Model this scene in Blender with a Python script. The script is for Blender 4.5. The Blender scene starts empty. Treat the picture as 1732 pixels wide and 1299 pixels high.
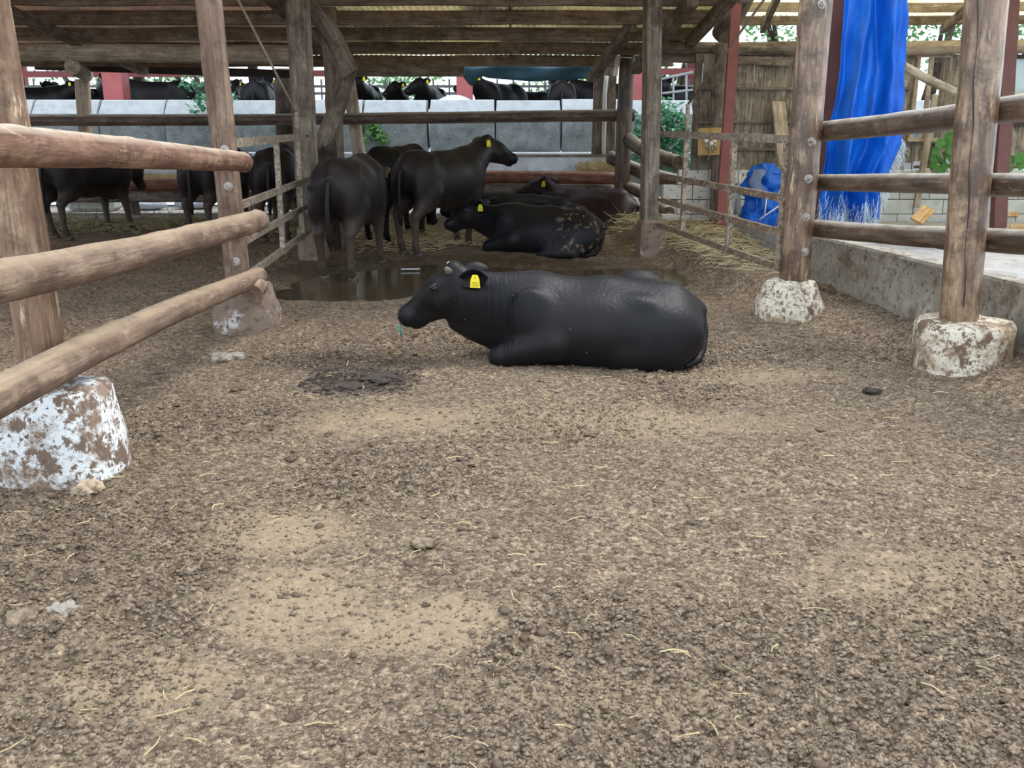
import bpy, bmesh, math, random
import numpy as np
from mathutils import Matrix, Vector, noise as mnoise

# ------------------------------------------------------------------ camera, sky, exposure
F, TH, H = 1600.0, math.radians(15.5), 1.5          # focal length in pixels of a 1732x1299 frame, pitch, eye height
scene = bpy.context.scene
C = scene.collection
cam_d = bpy.data.cameras.new('camera'); cam = bpy.data.objects.new('camera', cam_d); C.objects.link(cam)
cam_d.sensor_width = 36.0; cam_d.lens = 36.0 * F / 1732.0; cam_d.clip_start = 0.05; cam_d.clip_end = 300
cam.location = (0, 0, H); cam.rotation_euler = (math.pi / 2 - TH, 0, 0)
scene.camera = cam
w = bpy.data.worlds.new('overcast_sky'); scene.world = w; w.use_nodes = True
w.node_tree.nodes['Background'].inputs[0].default_value = (0.86, 0.97, 1.12, 1)
w.node_tree.nodes['Background'].inputs[1].default_value = 1.0
vs = scene.view_settings
vs.view_transform = 'Standard'; vs.look = 'None'; vs.gamma = 1.0; vs.use_curve_mapping = False
vs.exposure = 1.15
sun_d = bpy.data.lights.new('hazy_sun_offscreen', 'SUN'); sun = bpy.data.objects.new('hazy_sun_offscreen', sun_d); C.objects.link(sun)
sun_d.energy = 1.1; sun_d.angle = math.radians(18); sun_d.color = (1.0, 0.97, 0.93)
sun.rotation_euler = Vector((-.45, -.30, -.84)).to_track_quat('-Z', 'Y').to_euler()

R = random.Random(7)
NR = np.random.RandomState(11)

def ray(px, py):
    u = (px - 866) / F; v = (649.5 - py) / F
    return u, math.cos(TH) + v * math.sin(TH), -math.sin(TH) + v * math.cos(TH)
def P(px, py, D):                                    # the point seen at a pixel at distance D along the yard
    d = ray(px, py); t = D / d[1]
    return Vector((d[0] * t, D, H + d[2] * t))
def G(px, py, z=0.0):                                # the point seen at a pixel on level ground z
    d = ray(px, py); t = (z - H) / d[2]
    return Vector((d[0] * t, d[1] * t, z))

# ------------------------------------------------------------------ materials
MATS = {}
def new_mat(name):
    m = bpy.data.materials.new(name); m.use_nodes = True; MATS[name] = m
    nt = m.node_tree; return m, nt, nt.nodes['Principled BSDF']
def N(nt, t, **kw):
    n = nt.nodes.new(t)
    for k, v in kw.items(): setattr(n, k, v)
    return n
def ramp(nt, src, stops, interp='LINEAR'):
    r = N(nt, 'ShaderNodeValToRGB'); r.color_ramp.interpolation = interp
    el = r.color_ramp.elements
    while len(el) < len(stops): el.new(0.5)
    for e, (p, c) in zip(el, stops):
        e.position = p
        if not isinstance(c, (tuple, list)): c = (c, c, c)
        e.color = (c[0], c[1], c[2], 1)
    nt.links.new(src, r.inputs[0]); return r.outputs[0]
VARY = True
def coords(nt, scale=(1, 1, 1), kind='Object'):
    tc = N(nt, 'ShaderNodeTexCoord'); mp = N(nt, 'ShaderNodeMapping')
    mp.inputs['Scale'].default_value = scale
    if VARY:                                         # every copy gets its own stretch of grain
        oi = N(nt, 'ShaderNodeObjectInfo'); sc_ = N(nt, 'ShaderNodeMath', operation='MULTIPLY'); sc_.inputs[1].default_value = 61.7
        nt.links.new(oi.outputs['Random'], sc_.inputs[0]); nt.links.new(sc_.outputs[0], mp.inputs['Location'])
    nt.links.new(tc.outputs[kind], mp.inputs[0]); return mp.outputs[0]
def noise(nt, vec, scale, detail=4, rough=0.6, dist=0.0):
    n = N(nt, 'ShaderNodeTexNoise'); n.inputs['Scale'].default_value = scale
    n.inputs['Detail'].default_value = detail; n.inputs['Roughness'].default_value = rough
    n.inputs['Distortion'].default_value = dist
    nt.links.new(vec, n.inputs['Vector']); return n.outputs['Fac']
def voro(nt, vec, scale, feature='F1'):
    n = N(nt, 'ShaderNodeTexVoronoi', feature=feature); n.inputs['Scale'].default_value = scale
    nt.links.new(vec, n.inputs['Vector']); return n.outputs['Distance']
def mix(nt, fac, a, b, mode='MIX'):
    m = N(nt, 'ShaderNodeMix', data_type='RGBA', blend_type=mode)
    for inp, v in ((m.inputs[0], fac), (m.inputs[6], a), (m.inputs[7], b)):
        if isinstance(v, bpy.types.NodeSocket): nt.links.new(v, inp)
        elif isinstance(v, (int, float)): inp.default_value = v
        else: inp.default_value = (v[0], v[1], v[2], 1)
    return m.outputs[2]
def math_(nt, op, a, b=0.0):
    m = N(nt, 'ShaderNodeMath', operation=op)
    for i, v in ((0, a), (1, b)):
        if isinstance(v, bpy.types.NodeSocket): nt.links.new(v, m.inputs[i])
        else: m.inputs[i].default_value = v
    return m.outputs[0]
def bump(nt, b, height, strength=0.4, dist=0.01):
    n = N(nt, 'ShaderNodeBump'); n.inputs['Strength'].default_value = strength; n.inputs['Distance'].default_value = dist
    nt.links.new(height, n.inputs['Height']); nt.links.new(n.outputs[0], b.inputs['Normal'])
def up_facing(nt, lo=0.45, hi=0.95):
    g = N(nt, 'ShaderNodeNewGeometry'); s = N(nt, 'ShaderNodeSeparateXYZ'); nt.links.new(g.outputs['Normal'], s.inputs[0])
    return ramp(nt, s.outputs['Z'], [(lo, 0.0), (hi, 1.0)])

def wood(name, dark, mid, light, stretch=6.0, scale=9.0, rough=0.75, spec=0.3, dust=None, bumpy=0.5, mud=None):
    m, nt, b = new_mat(name)
    v = coords(nt, (stretch, stretch, 1.0)); v1 = coords(nt)
    c = ramp(nt, noise(nt, v, scale / 4, 6, 0.65, 0.6), [(0.30, dark), (0.5, mid), (0.72, light)])
    patch = ramp(nt, noise(nt, coords(nt, (2.2, 2.2, 1)), 3.2, 5, 0.7), [(0.52, 0.0), (0.66, 0.75)])
    c = mix(nt, patch, c, light)
    stain = ramp(nt, noise(nt, v1, 4.5, 5, 0.7), [(0.48, 0.0), (0.62, 0.8)])
    c = mix(nt, stain, c, dark)
    grain = ramp(nt, noise(nt, coords(nt, (38, 38, 1.6)), 1.0, 5, 0.7, 0.5), [(0.36, 0.55), (0.52, 1.0), (0.7, 1.18)])
    c = mix(nt, 0.85, c, grain, 'MULTIPLY')
    scuff = math_(nt, 'MULTIPLY', ramp(nt, noise(nt, coords(nt, (16, 16, 3)), 1.5, 5, 0.75), [(0.58, 0.0), (0.64, 0.8)]), ramp(nt, noise(nt, v1, 3, 3), [(0.45, 0.0), (0.6, 1.0)]))
    c = mix(nt, scuff, c, tuple(min(1, x * 1.35) for x in light))
    pit = ramp(nt, noise(nt, coords(nt, (24, 24, 8)), 1.3, 4, 0.7), [(0.66, 0.0), (0.72, 0.75)])
    c = mix(nt, pit, c, tuple(x * .6 for x in dark))
    if mud: c = mix(nt, ramp(nt, noise(nt, v1, 14, 5, 0.7), [(0.5, 0.0), (0.6, 0.85)]), c, mud)
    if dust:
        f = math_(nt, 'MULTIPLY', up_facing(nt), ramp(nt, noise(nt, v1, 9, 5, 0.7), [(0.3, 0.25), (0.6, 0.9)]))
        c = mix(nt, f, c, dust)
    nt.links.new(c, b.inputs['Base Color'])
    b.inputs['Roughness'].default_value = rough; b.inputs['Specular IOR Level'].default_value = spec
    hgt = math_(nt, 'ADD', noise(nt, v, scale, 5, 0.7, 0.4), math_(nt, 'MULTIPLY', noise(nt, v1, 30, 4, 0.6), 0.5))
    bump(nt, b, hgt, bumpy, 0.012)
    return m
def flat(name, col, rough=0.6, metal=0.0, var=0.25, scale=8.0, bumpy=0.2, spec=0.4, spots=None):
    m, nt, b = new_mat(name)
    v = coords(nt)
    d = tuple(x * (1 - var) for x in col); l = tuple(min(1, x * (1 + var)) for x in col)
    c = ramp(nt, noise(nt, v, scale, 5, 0.65), [(0.3, d), (0.7, l)])
    if spots:
        for sc, lo, hi, col2 in spots:
            c = mix(nt, ramp(nt, noise(nt, v, sc, 6, 0.7), [(lo, 0.0), (hi, 1.0)]), c, col2)
    nt.links.new(c, b.inputs['Base Color'])
    b.inputs['Roughness'].default_value = rough; b.inputs['Metallic'].default_value = metal
    b.inputs['Specular IOR Level'].default_value = spec
    bump(nt, b, noise(nt, v, scale * 5, 5, 0.7), bumpy, 0.01)
    return m

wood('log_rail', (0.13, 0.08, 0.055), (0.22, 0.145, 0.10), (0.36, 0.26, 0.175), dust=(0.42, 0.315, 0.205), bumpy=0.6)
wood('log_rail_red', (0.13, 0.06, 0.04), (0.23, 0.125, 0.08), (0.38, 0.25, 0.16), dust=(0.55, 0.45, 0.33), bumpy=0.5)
wood('log_post', (0.14, 0.08, 0.05), (0.26, 0.16, 0.10), (0.52, 0.38, 0.25), rough=0.6, bumpy=0.5)
wood('log_post_worn', (0.075, 0.04, 0.022), (0.19, 0.115, 0.07), (0.46, 0.33, 0.20), rough=0.30, spec=0.75, bumpy=0.3)
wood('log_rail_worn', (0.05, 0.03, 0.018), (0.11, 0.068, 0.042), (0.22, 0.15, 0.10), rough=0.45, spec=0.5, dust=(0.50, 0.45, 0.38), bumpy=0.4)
wood('timber_grey', (0.10, 0.075, 0.055), (0.21, 0.165, 0.125), (0.34, 0.28, 0.215), rough=0.85, bumpy=0.5)
wood('timber_pale', (0.26, 0.20, 0.14), (0.40, 0.32, 0.23), (0.55, 0.46, 0.35), rough=0.85, bumpy=0.4)
wood('purlin', (0.11, 0.08, 0.055), (0.20, 0.15, 0.11), (0.30, 0.23, 0.17), rough=0.9, bumpy=0.4)
wood('plank', (0.12, 0.095, 0.068), (0.28, 0.23, 0.17), (0.46, 0.40, 0.31), stretch=9, rough=0.9, bumpy=0.6)
wood('plank_new', (0.45, 0.25, 0.10), (0.58, 0.36, 0.17), (0.70, 0.48, 0.26), rough=0.7, bumpy=0.2)
wood('plywood', (0.42, 0.26, 0.09), (0.55, 0.36, 0.14), (0.62, 0.44, 0.20), rough=0.7, bumpy=0.2)
wood('trough_log', (0.10, 0.04, 0.025), (0.22, 0.09, 0.055), (0.32, 0.16, 0.10), rough=0.55, bumpy=0.3)
wood('bark', (0.03, 0.022, 0.016), (0.07, 0.05, 0.038), (0.13, 0.10, 0.075), stretch=3, rough=0.95, bumpy=0.9)
flat('concrete_white', (0.74, 0.76, 0.74), 0.85, var=0.12, scale=6, bumpy=0.5,
     spots=[(3.0, 0.49, 0.57, (0.26, 0.18, 0.125)), (30, 0.52, 0.57, (0.19, 0.13, 0.09)), (10, 0.53, 0.58, (0.17, 0.115, 0.08)), (60, .58, .62, (.12, .08, .055))])
flat('concrete_cream', (0.66, 0.60, 0.47), 0.85, var=0.12, scale=6, bumpy=0.5,
     spots=[(3.5, 0.48, 0.60, (0.33, 0.235, 0.145)), (26, 0.52, 0.58, (0.22, 0.15, 0.095)), (8, 0.54, 0.60, (0.16, 0.105, 0.065)), (60, .58, .62, (.12, .08, .055))])
flat('concrete_muddy', (0.24, 0.175, 0.13), 0.95, var=0.3, scale=9, bumpy=0.9,
     spots=[(5, 0.58, 0.66, (0.55, 0.53, 0.50)), (18, 0.5, 0.6, (0.15, 0.10, 0.07))])
flat('concrete_wall', (0.34, 0.305, 0.245), 0.9, var=0.3, scale=7, bumpy=0.5,
     spots=[(4.5, 0.52, 0.62, (0.20, 0.155, 0.11)), (26, 0.57, 0.62, (0.11, 0.08, 0.055)), (11, 0.6, 0.66, (0.47, 0.43, 0.36))])
flat('slab_dusty', (0.35, 0.335, 0.31), 0.95, var=0.25, scale=5, bumpy=0.6, spots=[(16, 0.56, 0.64, (0.22, 0.18, 0.14)), (4, 0.55, 0.68, (0.36, 0.28, 0.2))])
flat('block_face', (0.19, 0.205, 0.195), 0.95, var=0.35, scale=6, bumpy=1.0,
     spots=[(3, 0.55, 0.66, (0.10, 0.125, 0.10)), (22, 0.60, 0.66, (0.36, 0.40, 0.40))])
flat('block_cap', (0.36, 0.385, 0.385), 0.95, var=0.18, scale=7, bumpy=0.4, spots=[(14, 0.60, 0.68, (0.26, 0.30, 0.30))])
flat('breeze_block', (0.50, 0.50, 0.45), 0.95, var=0.18, scale=5, bumpy=0.4, spots=[(3, 0.56, 0.7, (0.36, 0.38, 0.29))])
flat('white_block', (0.64, 0.62, 0.56), 0.9, var=0.12, scale=5, bumpy=0.4, spots=[(26, 0.58, 0.62, (0.15, 0.13, 0.11)), (5, 0.58, 0.7, (0.42, 0.38, 0.31))])
flat('rust_steel', (0.17, 0.105, 0.065), 0.8, 0.0, 0.4, 12, 0.5, spots=[(38, 0.52, 0.58, (0.36, 0.30, 0.22)), (9, 0.58, 0.66, (0.10, 0.06, 0.04))])
flat('galvanised', (0.30, 0.245, 0.18), 0.7, 0.0, 0.35, 14, 0.4, spots=[(30, 0.50, 0.56, (0.15, 0.10, 0.065)), (16, 0.60, 0.66, (0.46, 0.42, 0.35))])
flat('red_steel', (0.25, 0.078, 0.064), 0.6, 0.0, 0.2, 5, 0.15, spots=[(7, 0.6, 0.7, (0.22, 0.07, 0.055))])
flat('red_brown_steel', (0.135, 0.055, 0.045), 0.55, 0.0, 0.2, 5, 0.15)
flat('pink_red_steel', (0.42, 0.11, 0.105), 0.5, 0.0, 0.12, 5, 0.1)
flat('bolt_steel', (0.46, 0.42, 0.38), 0.45, 0.5, 0.3, 40, 0.2, spots=[(30, 0.52, 0.6, (0.22, 0.15, 0.10))])
flat('metal_sheet', (0.50, 0.53, 0.55), 0.45, 0.35, 0.25, 6, 0.3)
flat('grey_paint', (0.30, 0.31, 0.31), 0.6, 0.1, 0.15, 6)
flat('pvc_pale', (0.62, 0.70, 0.78), 0.4, 0.0, 0.08, 6, 0.05, spots=[(20, 0.60, 0.66, (0.36, 0.38, 0.38))])
flat('pvc_white', (0.72, 0.72, 0.68), 0.5, 0.0, 0.08, 6, 0.05)
flat('pipe_grey', (0.40, 0.47, 0.52), 0.5, 0.15, 0.12, 5, 0.1)
flat('white_plastic', (0.78, 0.78, 0.74), 0.5, 0.0, 0.06)
flat('dark_rubber', (0.02, 0.02, 0.02), 0.6, 0.0, 0.2)
flat('rope', (0.30, 0.24, 0.17), 0.9, 0.0, 0.3, 30)
flat('rusty_wire', (0.13, 0.085, 0.06), 0.8, 0.0, 0.3, 30)
flat('horn', (0.15, 0.12, 0.09), 0.5, 0.0, 0.25, 30)
flat('horn_tip', (0.50, 0.46, 0.40), 0.5, 0.0, 0.15, 30)
flat('hoof', (0.085, 0.065, 0.05), 0.6, 0.0, 0.3, 30)
flat('tag_yellow', (0.90, 0.76, 0.035), 0.45, 0.0, 0.04)
flat('tag_print', (0.50, 0.38, 0.03), 0.6, 0.0, 0.05)
flat('nose_teal', (0.03, 0.30, 0.22), 0.35, 0.0, 0.1)
flat('stone', (0.30, 0.26, 0.21), 0.95, 0.0, 0.25, 10, 0.7)
flat('stone_tan', (0.44, 0.33, 0.22), 0.95, 0.0, 0.25, 10, 0.7)
flat('clod_mud', (0.285, 0.217, 0.15), 1.0, 0.0, 0.6, 40, 0.8, spec=0.1)
flat('clod_dark', (0.16, 0.115, 0.08), 1.0, 0.0, 0.35, 25, 0.8, spec=0.1)
flat('manure', (0.055, 0.04, 0.03), 0.8, 0.0, 0.4, 20, 0.8)
flat('tarp_lining', (0.13, 0.17, 0.27), 0.6, 0.0, 0.3, 6)
flat('tarp_teal', (0.035, 0.10, 0.14), 0.6, 0.0, 0.3, 4)
flat('frayed_thread', (0.62, 0.68, 0.70), 0.9, 0.0, 0.15)
flat('feed_bag', (0.55, 0.60, 0.66), 0.6, 0.0, 0.2, 5)
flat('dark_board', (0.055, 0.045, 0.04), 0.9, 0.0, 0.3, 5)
flat('upper_soil', (0.20, 0.17, 0.13), 1.0, 0.0, 0.3, 2)

VARY = False
def tarp_mat():
    m, nt, b = new_mat('tarp_blue')
    v = coords(nt); vs_ = coords(nt, (3.0, 3.0, 0.8))
    c = ramp(nt, noise(nt, vs_, 2.0, 5, 0.65), [(0.3, (0.0, 0.07, 0.42)), (0.55, (0.003, 0.16, 0.72)), (0.8, (0.02, 0.30, 0.88))])
    c = mix(nt, ramp(nt, noise(nt, coords(nt, (5, 5, 0.9)), 1.7, 5, 0.7), [(0.58, 0.0), (0.68, 0.7)]), c, (0.055, 0.12, 0.20))
    nt.links.new(c, b.inputs['Base Color']); b.inputs['Roughness'].default_value = 0.42
    bump(nt, b, noise(nt, v, 14, 5, 0.6, 0.8), 0.35, 0.02)
    tr = N(nt, 'ShaderNodeBsdfTranslucent'); nt.links.new(c, tr.inputs[0])
    mx = N(nt, 'ShaderNodeMixShader'); mx.inputs[0].default_value = 0.25
    nt.links.new(b.outputs[0], mx.inputs[1]); nt.links.new(tr.outputs[0], mx.inputs[2])
    nt.links.new(mx.outputs[0], nt.nodes['Material Output'].inputs[0])
tarp_mat()
def sheet_mat(name, col, dirt, trans, lo=0.4, hi=0.62, scale=1.3):
    m, nt, b = new_mat(name)
    v = coords(nt)
    f = ramp(nt, noise(nt, v, scale, 6, 0.7), [(lo, 0.0), (hi, 1.0)])
    c = mix(nt, f, col, dirt)
    nt.links.new(c, b.inputs['Base Color']); b.inputs['Roughness'].default_value = 0.6
    tr = N(nt, 'ShaderNodeBsdfTranslucent'); nt.links.new(c, tr.inputs[0])
    mx = N(nt, 'ShaderNodeMixShader'); mx.inputs[0].default_value = trans
    nt.links.new(b.outputs[0], mx.inputs[1]); nt.links.new(tr.outputs[0], mx.inputs[2])
    nt.links.new(mx.outputs[0], nt.nodes['Material Output'].inputs[0])
sheet_mat('roof_sheet', (0.42, 0.33, 0.15), (0.07, 0.052, 0.035), 0.45, 0.38, 0.60, 0.9)
sheet_mat('roof_sheet_rusty', (0.30, 0.18, 0.11), (0.11, 0.07, 0.048), 0.28, 0.38, 0.60, 0.9)
sheet_mat('roof_sheet_clear', (0.90, 0.80, 0.45), (0.55, 0.43, 0.2), 0.85, 0.5, 0.75, 1.5)
def leaf_mat(name, a, bcol, trans=0.35):
    m, nt, b = new_mat(name)
    c = ramp(nt, noise(nt, coords(nt), 3.0, 4, 0.7), [(0.3, a), (0.7, bcol)])
    nt.links.new(c, b.inputs['Base Color']); b.inputs['Roughness'].default_value = 0.5
    tr = N(nt, 'ShaderNodeBsdfTranslucent'); nt.links.new(c, tr.inputs[0])
    mx = N(nt, 'ShaderNodeMixShader'); mx.inputs[0].default_value = trans
    nt.links.new(b.outputs[0], mx.inputs[1]); nt.links.new(tr.outputs[0], mx.inputs[2])
    nt.links.new(mx.outputs[0], nt.nodes['Material Output'].inputs[0])
leaf_mat('leaf_ivy', (0.05, 0.20, 0.10), (0.17, 0.42, 0.24), 0.3)
leaf_mat('leaf_vine', (0.05, 0.17, 0.03), (0.14, 0.36, 0.07))
leaf_mat('leaf_tree', (0.07, 0.22, 0.06), (0.22, 0.44, 0.16), 0.5)
def straw_mat(name, a, bcol):
    m, nt, b = new_mat(name)
    c = ramp(nt, noise(nt, coords(nt), 5.0, 3, 0.7), [(0.3, a), (0.7, bcol)])
    nt.links.new(c, b.inputs['Base Color']); b.inputs['Roughness'].default_value = 0.75
straw_mat('straw', (0.40, 0.31, 0.15), (0.66, 0.54, 0.27))
straw_mat('hay_dull', (0.13, 0.11, 0.05), (0.30, 0.25, 0.12))
straw_mat('hay_pale', (0.34, 0.27, 0.14), (0.60, 0.50, 0.29))

def cow_mat(name, base, top, leg, specks=True, dirt=None, sheen=0.02):
    m, nt, b = new_mat(name)
    v = coords(nt)
    c = ramp(nt, noise(nt, v, 2.2, 5, 0.6), [(0.3, base), (0.7, top)])
    sp = N(nt, 'ShaderNodeSeparateXYZ'); nt.links.new(v, sp.inputs[0])
    if leg:                                          # dried mud on the lower legs
        f = ramp(nt, math_(nt, 'ADD', sp.outputs['Z'], math_(nt, 'MULTIPLY', noise(nt, v, 5, 4), 0.35)), [(0.55, 1.0), (0.85, 0.0)])
        c = mix(nt, math_(nt, 'MULTIPLY', f, 0.75), c, leg)
    if dirt:                                         # dried dung caked on the haunch
        region = ramp(nt, math_(nt, 'MULTIPLY', sp.outputs['X'], -1.0), [(0.20, 0.0), (0.38, 1.0)])
        f = math_(nt, 'MULTIPLY', ramp(nt, noise(nt, v, 13, 4, 0.6), [(0.55, 0.0), (0.63, 0.8)]), region)
        c = mix(nt, f, c, dirt)
    if specks:                                       # chaff stuck in the coat
        f = ramp(nt, voro(nt, v, 17), [(0.035, 1.0), (0.06, 0.0)])
        f = math_(nt, 'MULTIPLY', f, ramp(nt, noise(nt, v, 4, 3), [(0.50, 0.0), (0.56, 0.9)]))
        c = mix(nt, f, c, (0.42, 0.38, 0.33))
    nt.links.new(c, b.inputs['Base Color'])
    b.inputs['Roughness'].default_value = 0.46; b.inputs['Specular IOR Level'].default_value = 0.2
    b.inputs['Sheen Weight'].default_value = sheen; b.inputs['Sheen Tint'].default_value = (0.5, 0.62, 0.85, 1)
    b.inputs['Sheen Roughness'].default_value = 0.4
    wv = N(nt, 'ShaderNodeTexNoise'); wv.inputs['Scale'].default_value = 7
    nt.links.new(coords(nt, (6.0, 6.0, 0.9)), wv.inputs['Vector']); wv.inputs['Detail'].default_value = 3
    hgt = math_(nt, 'ADD', math_(nt, 'MULTIPLY', wv.outputs['Fac'], 0.6), math_(nt, 'MULTIPLY', noise(nt, v, 90, 3, 0.6), 0.25))
    if name == 'coat_main':                          # loose skin folds on the neck
        fold = math_(nt, 'MULTIPLY', noise(nt, coords(nt, (34, 6, 3)), 1.0, 2, 0.5, 0.6), ramp(nt, sp.outputs['X'], [(0.40, 0.0), (0.50, 1.0), (0.76, 1.0), (0.82, 0.0)]))
        hgt = math_(nt, 'ADD', hgt, math_(nt, 'MULTIPLY', fold, 2.2))
    bump(nt, b, hgt, 0.33, 0.02)
cow_mat('coat_main', (0.0045, 0.0045, 0.006), (0.013, 0.010, 0.010), None)
cow_mat('coat_plain', (0.008, 0.007, 0.007), (0.022, 0.017, 0.015), None, specks=False)
cow_mat('coat_standing', (0.008, 0.0065, 0.0065), (0.026, 0.019, 0.016), (0.085, 0.06, 0.043))
cow_mat('coat_lying', (0.005, 0.005, 0.007), (0.013, 0.011, 0.012), None, dirt=(0.19, 0.135, 0.085))
cow_mat('coat_brown', (0.017, 0.009, 0.008), (0.038, 0.020, 0.016), None)
cow_mat('coat_herd', (0.004, 0.004, 0.004), (0.012, 0.009, 0.008), None, specks=False)
m, nt, b = new_mat('eye_dark'); b.inputs['Base Color'].default_value = (0.006, 0.005, 0.005, 1); b.inputs['Roughness'].default_value = 0.08
m, nt, b = new_mat('eyelid'); b.inputs['Base Color'].default_value = (0.02, 0.018, 0.018, 1); b.inputs['Roughness'].default_value = 0.4
m, nt, b = new_mat('pane_glass'); b.inputs['Base Color'].default_value = (0.62, 0.75, 0.80, 1); b.inputs['Roughness'].default_value = 0.12
b.inputs['Transmission Weight'].default_value = 0.25

def floor_mat():
    m, nt, b = new_mat('dirt_floor')
    v = coords(nt)
    a = N(nt, 'ShaderNodeVertexColor', layer_name='Soil'); s = N(nt, 'ShaderNodeSeparateColor'); nt.links.new(a.outputs[0], s.inputs[0])
    wet, sandy, muck = s.outputs[0], s.outputs[1], s.outputs[2]
    c = ramp(nt, noise(nt, v, 55, 6, 0.75), [(0.30, (0.075, 0.052, 0.034)), (0.47, (0.19, 0.137, 0.09)), (0.60, (0.345, 0.262, 0.178)), (0.75, (0.50, 0.395, 0.28))])
    c = mix(nt, ramp(nt, noise(nt, v, 2.3, 6, 0.7), [(0.47, 0.0), (0.70, 0.5)]), c, (0.145, 0.10, 0.07))
    nz = N(nt, 'ShaderNodeTexNoise'); nz.inputs['Scale'].default_value = 30; nt.links.new(v, nz.inputs['Vector'])
    vm = N(nt, 'ShaderNodeVectorMath', operation='MULTIPLY_ADD'); vm.inputs[1].default_value = (.03, .03, .03); nt.links.new(nz.outputs['Color'], vm.inputs[0]); nt.links.new(v, vm.inputs[2])
    cell = []; hs = []
    for sc in (38, 85):
        vo = N(nt, 'ShaderNodeTexVoronoi'); vo.inputs['Scale'].default_value = sc; nt.links.new(vm.outputs[0], vo.inputs['Vector'])
        sx = N(nt, 'ShaderNodeSeparateColor'); nt.links.new(vo.outputs['Color'], sx.inputs[0]); cell.append(sx.outputs[0]); hs.append(math_(nt, 'SUBTRACT', sx.outputs[1], vo.outputs['Distance']))
    c = mix(nt, 0.9, c, ramp(nt, math_(nt, 'ADD', math_(nt, 'MULTIPLY', cell[0], .5), math_(nt, 'MULTIPLY', cell[1], .5)), [(0.2, (.42, .39, .36)), (0.55, (.95, .94, .92)), (0.85, (1.55, 1.52, 1.45))]), 'MULTIPLY')
    c = mix(nt, ramp(nt, noise(nt, v, 130, 3, 0.6), [(0.62, 0.0), (0.70, 0.65)]), c, (0.55, 0.45, 0.32))
    sand = ramp(nt, noise(nt, v, 90, 4, 0.7), [(0.3, (0.27, 0.195, 0.115)), (0.7, (0.47, 0.355, 0.225))])
    sandf = ramp(nt, math_(nt, 'ADD', sandy, math_(nt, 'MULTIPLY', noise(nt, v, 9, 6, 0.75), 0.9)), [(0.65, 0.0), (1.5, 0.8)])
    c = mix(nt, sandf, c, sand)
    mk = ramp(nt, noise(nt, v, 16, 6, 0.7), [(0.35, (0.028, 0.019, 0.013)), (0.6, (0.095, 0.066, 0.045)), (0.75, (0.17, 0.125, 0.085))])
    mf = ramp(nt, math_(nt, 'ADD', muck, math_(nt, 'MULTIPLY', noise(nt, v, 5, 6, 0.75), 0.8)), [(0.68, 0.0), (1.25, 1.0)])
    c = mix(nt, mf, c, mk)
    wf = ramp(nt, math_(nt, 'ADD', wet, math_(nt, 'MULTIPLY', noise(nt, v, 4, 6, 0.7), 0.6)), [(0.7, 0.0), (1.0, 1.0)])
    wc = ramp(nt, noise(nt, v, 7, 6, 0.7), [(0.3, (0.045, 0.032, 0.018)), (0.7, (0.14, 0.10, 0.06))])
    c = mix(nt, wf, c, wc)
    nt.links.new(c, b.inputs['Base Color'])
    nt.links.new(ramp(nt, wf, [(0.0, 0.95), (1.0, 0.28)]), b.inputs['Roughness'])
    b.inputs['Specular IOR Level'].default_value = 0.3
    hh = math_(nt, 'ADD', math_(nt, 'MULTIPLY', hs[0], .7), math_(nt, 'ADD', math_(nt, 'MULTIPLY', hs[1], .45), noise(nt, v, 75, 5, 0.75)))
    bump(nt, b, hh, 0.9, 0.012)
floor_mat()
m, nt, b = new_mat('muddy_water')
c = ramp(nt, noise(nt, coords(nt), 2.5, 5, 0.7), [(0.3, (0.05, 0.038, 0.022)), (0.7, (0.10, 0.075, 0.045))])
nt.links.new(c, b.inputs['Base Color']); b.inputs['Roughness'].default_value = 0.10; b.inputs['Specular IOR Level'].default_value = 0.55
bump(nt, b, noise(nt, coords(nt), 14, 3, 0.6), 0.06, 0.02)

# ------------------------------------------------------------------ object helpers
MW = {}
def tag(o, label=None, cat=None, group=None, kind=None):
    for k, v in (('label', label), ('category', cat), ('group', group), ('kind', kind)):
        if v: o[k] = v
    return o
def link(name, me, mat=None, mw=None, parent=None, smooth=False):
    if mat: 
        me.materials.clear(); me.materials.append(MATS[mat])
    if smooth and hasattr(me, 'polygons'): me.polygons.foreach_set('use_smooth', [True] * len(me.polygons))
    o = bpy.data.objects.new(name, me); C.objects.link(o)
    mw = mw or Matrix.Identity(4)
    if parent:
        o.parent = parent
        o.matrix_parent_inverse = MW.get(parent.name, Matrix.Identity(4)).inverted()
    o.matrix_basis = mw; MW[o.name] = mw.copy()
    return o
def pydata(name, verts, faces, mat=None, mw=None, parent=None, smooth=False):
    me = bpy.data.meshes.new(name); me.from_pydata([tuple(v) for v in verts], [], faces); me.update()
    return link(name, me, mat, mw, parent, smooth)
def empty(name, loc=(0, 0, 0), rz=0.0):
    o = bpy.data.objects.new(name, None); C.objects.link(o); o.empty_display_size = 0.1
    mw = Matrix.Translation(loc) @ Matrix.Rotation(rz, 4, 'Z'); o.matrix_basis = mw; MW[o.name] = mw
    return o
def copy_tree(o, parent=None):
    c = o.copy(); C.objects.link(c); c.parent = parent
    if parent: c.matrix_parent_inverse = o.matrix_parent_inverse.copy()
    for ch in list(o.children): copy_tree(ch, c)
    return c
def frame(p0, p1, roll=0.0, up=(0, 0, 1)):           # local z along p0 -> p1
    p0, p1 = Vector(p0), Vector(p1); z = (p1 - p0).normalized(); u = Vector(up)
    if abs(z.dot(u)) > 0.98: u = Vector((0, 1, 0))
    x = u.cross(z).normalized(); y = z.cross(x)
    M = Matrix((x, y, z)).transposed().to_4x4(); M.translation = p0
    return M @ Matrix.Rotation(roll, 4, 'Z')
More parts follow.
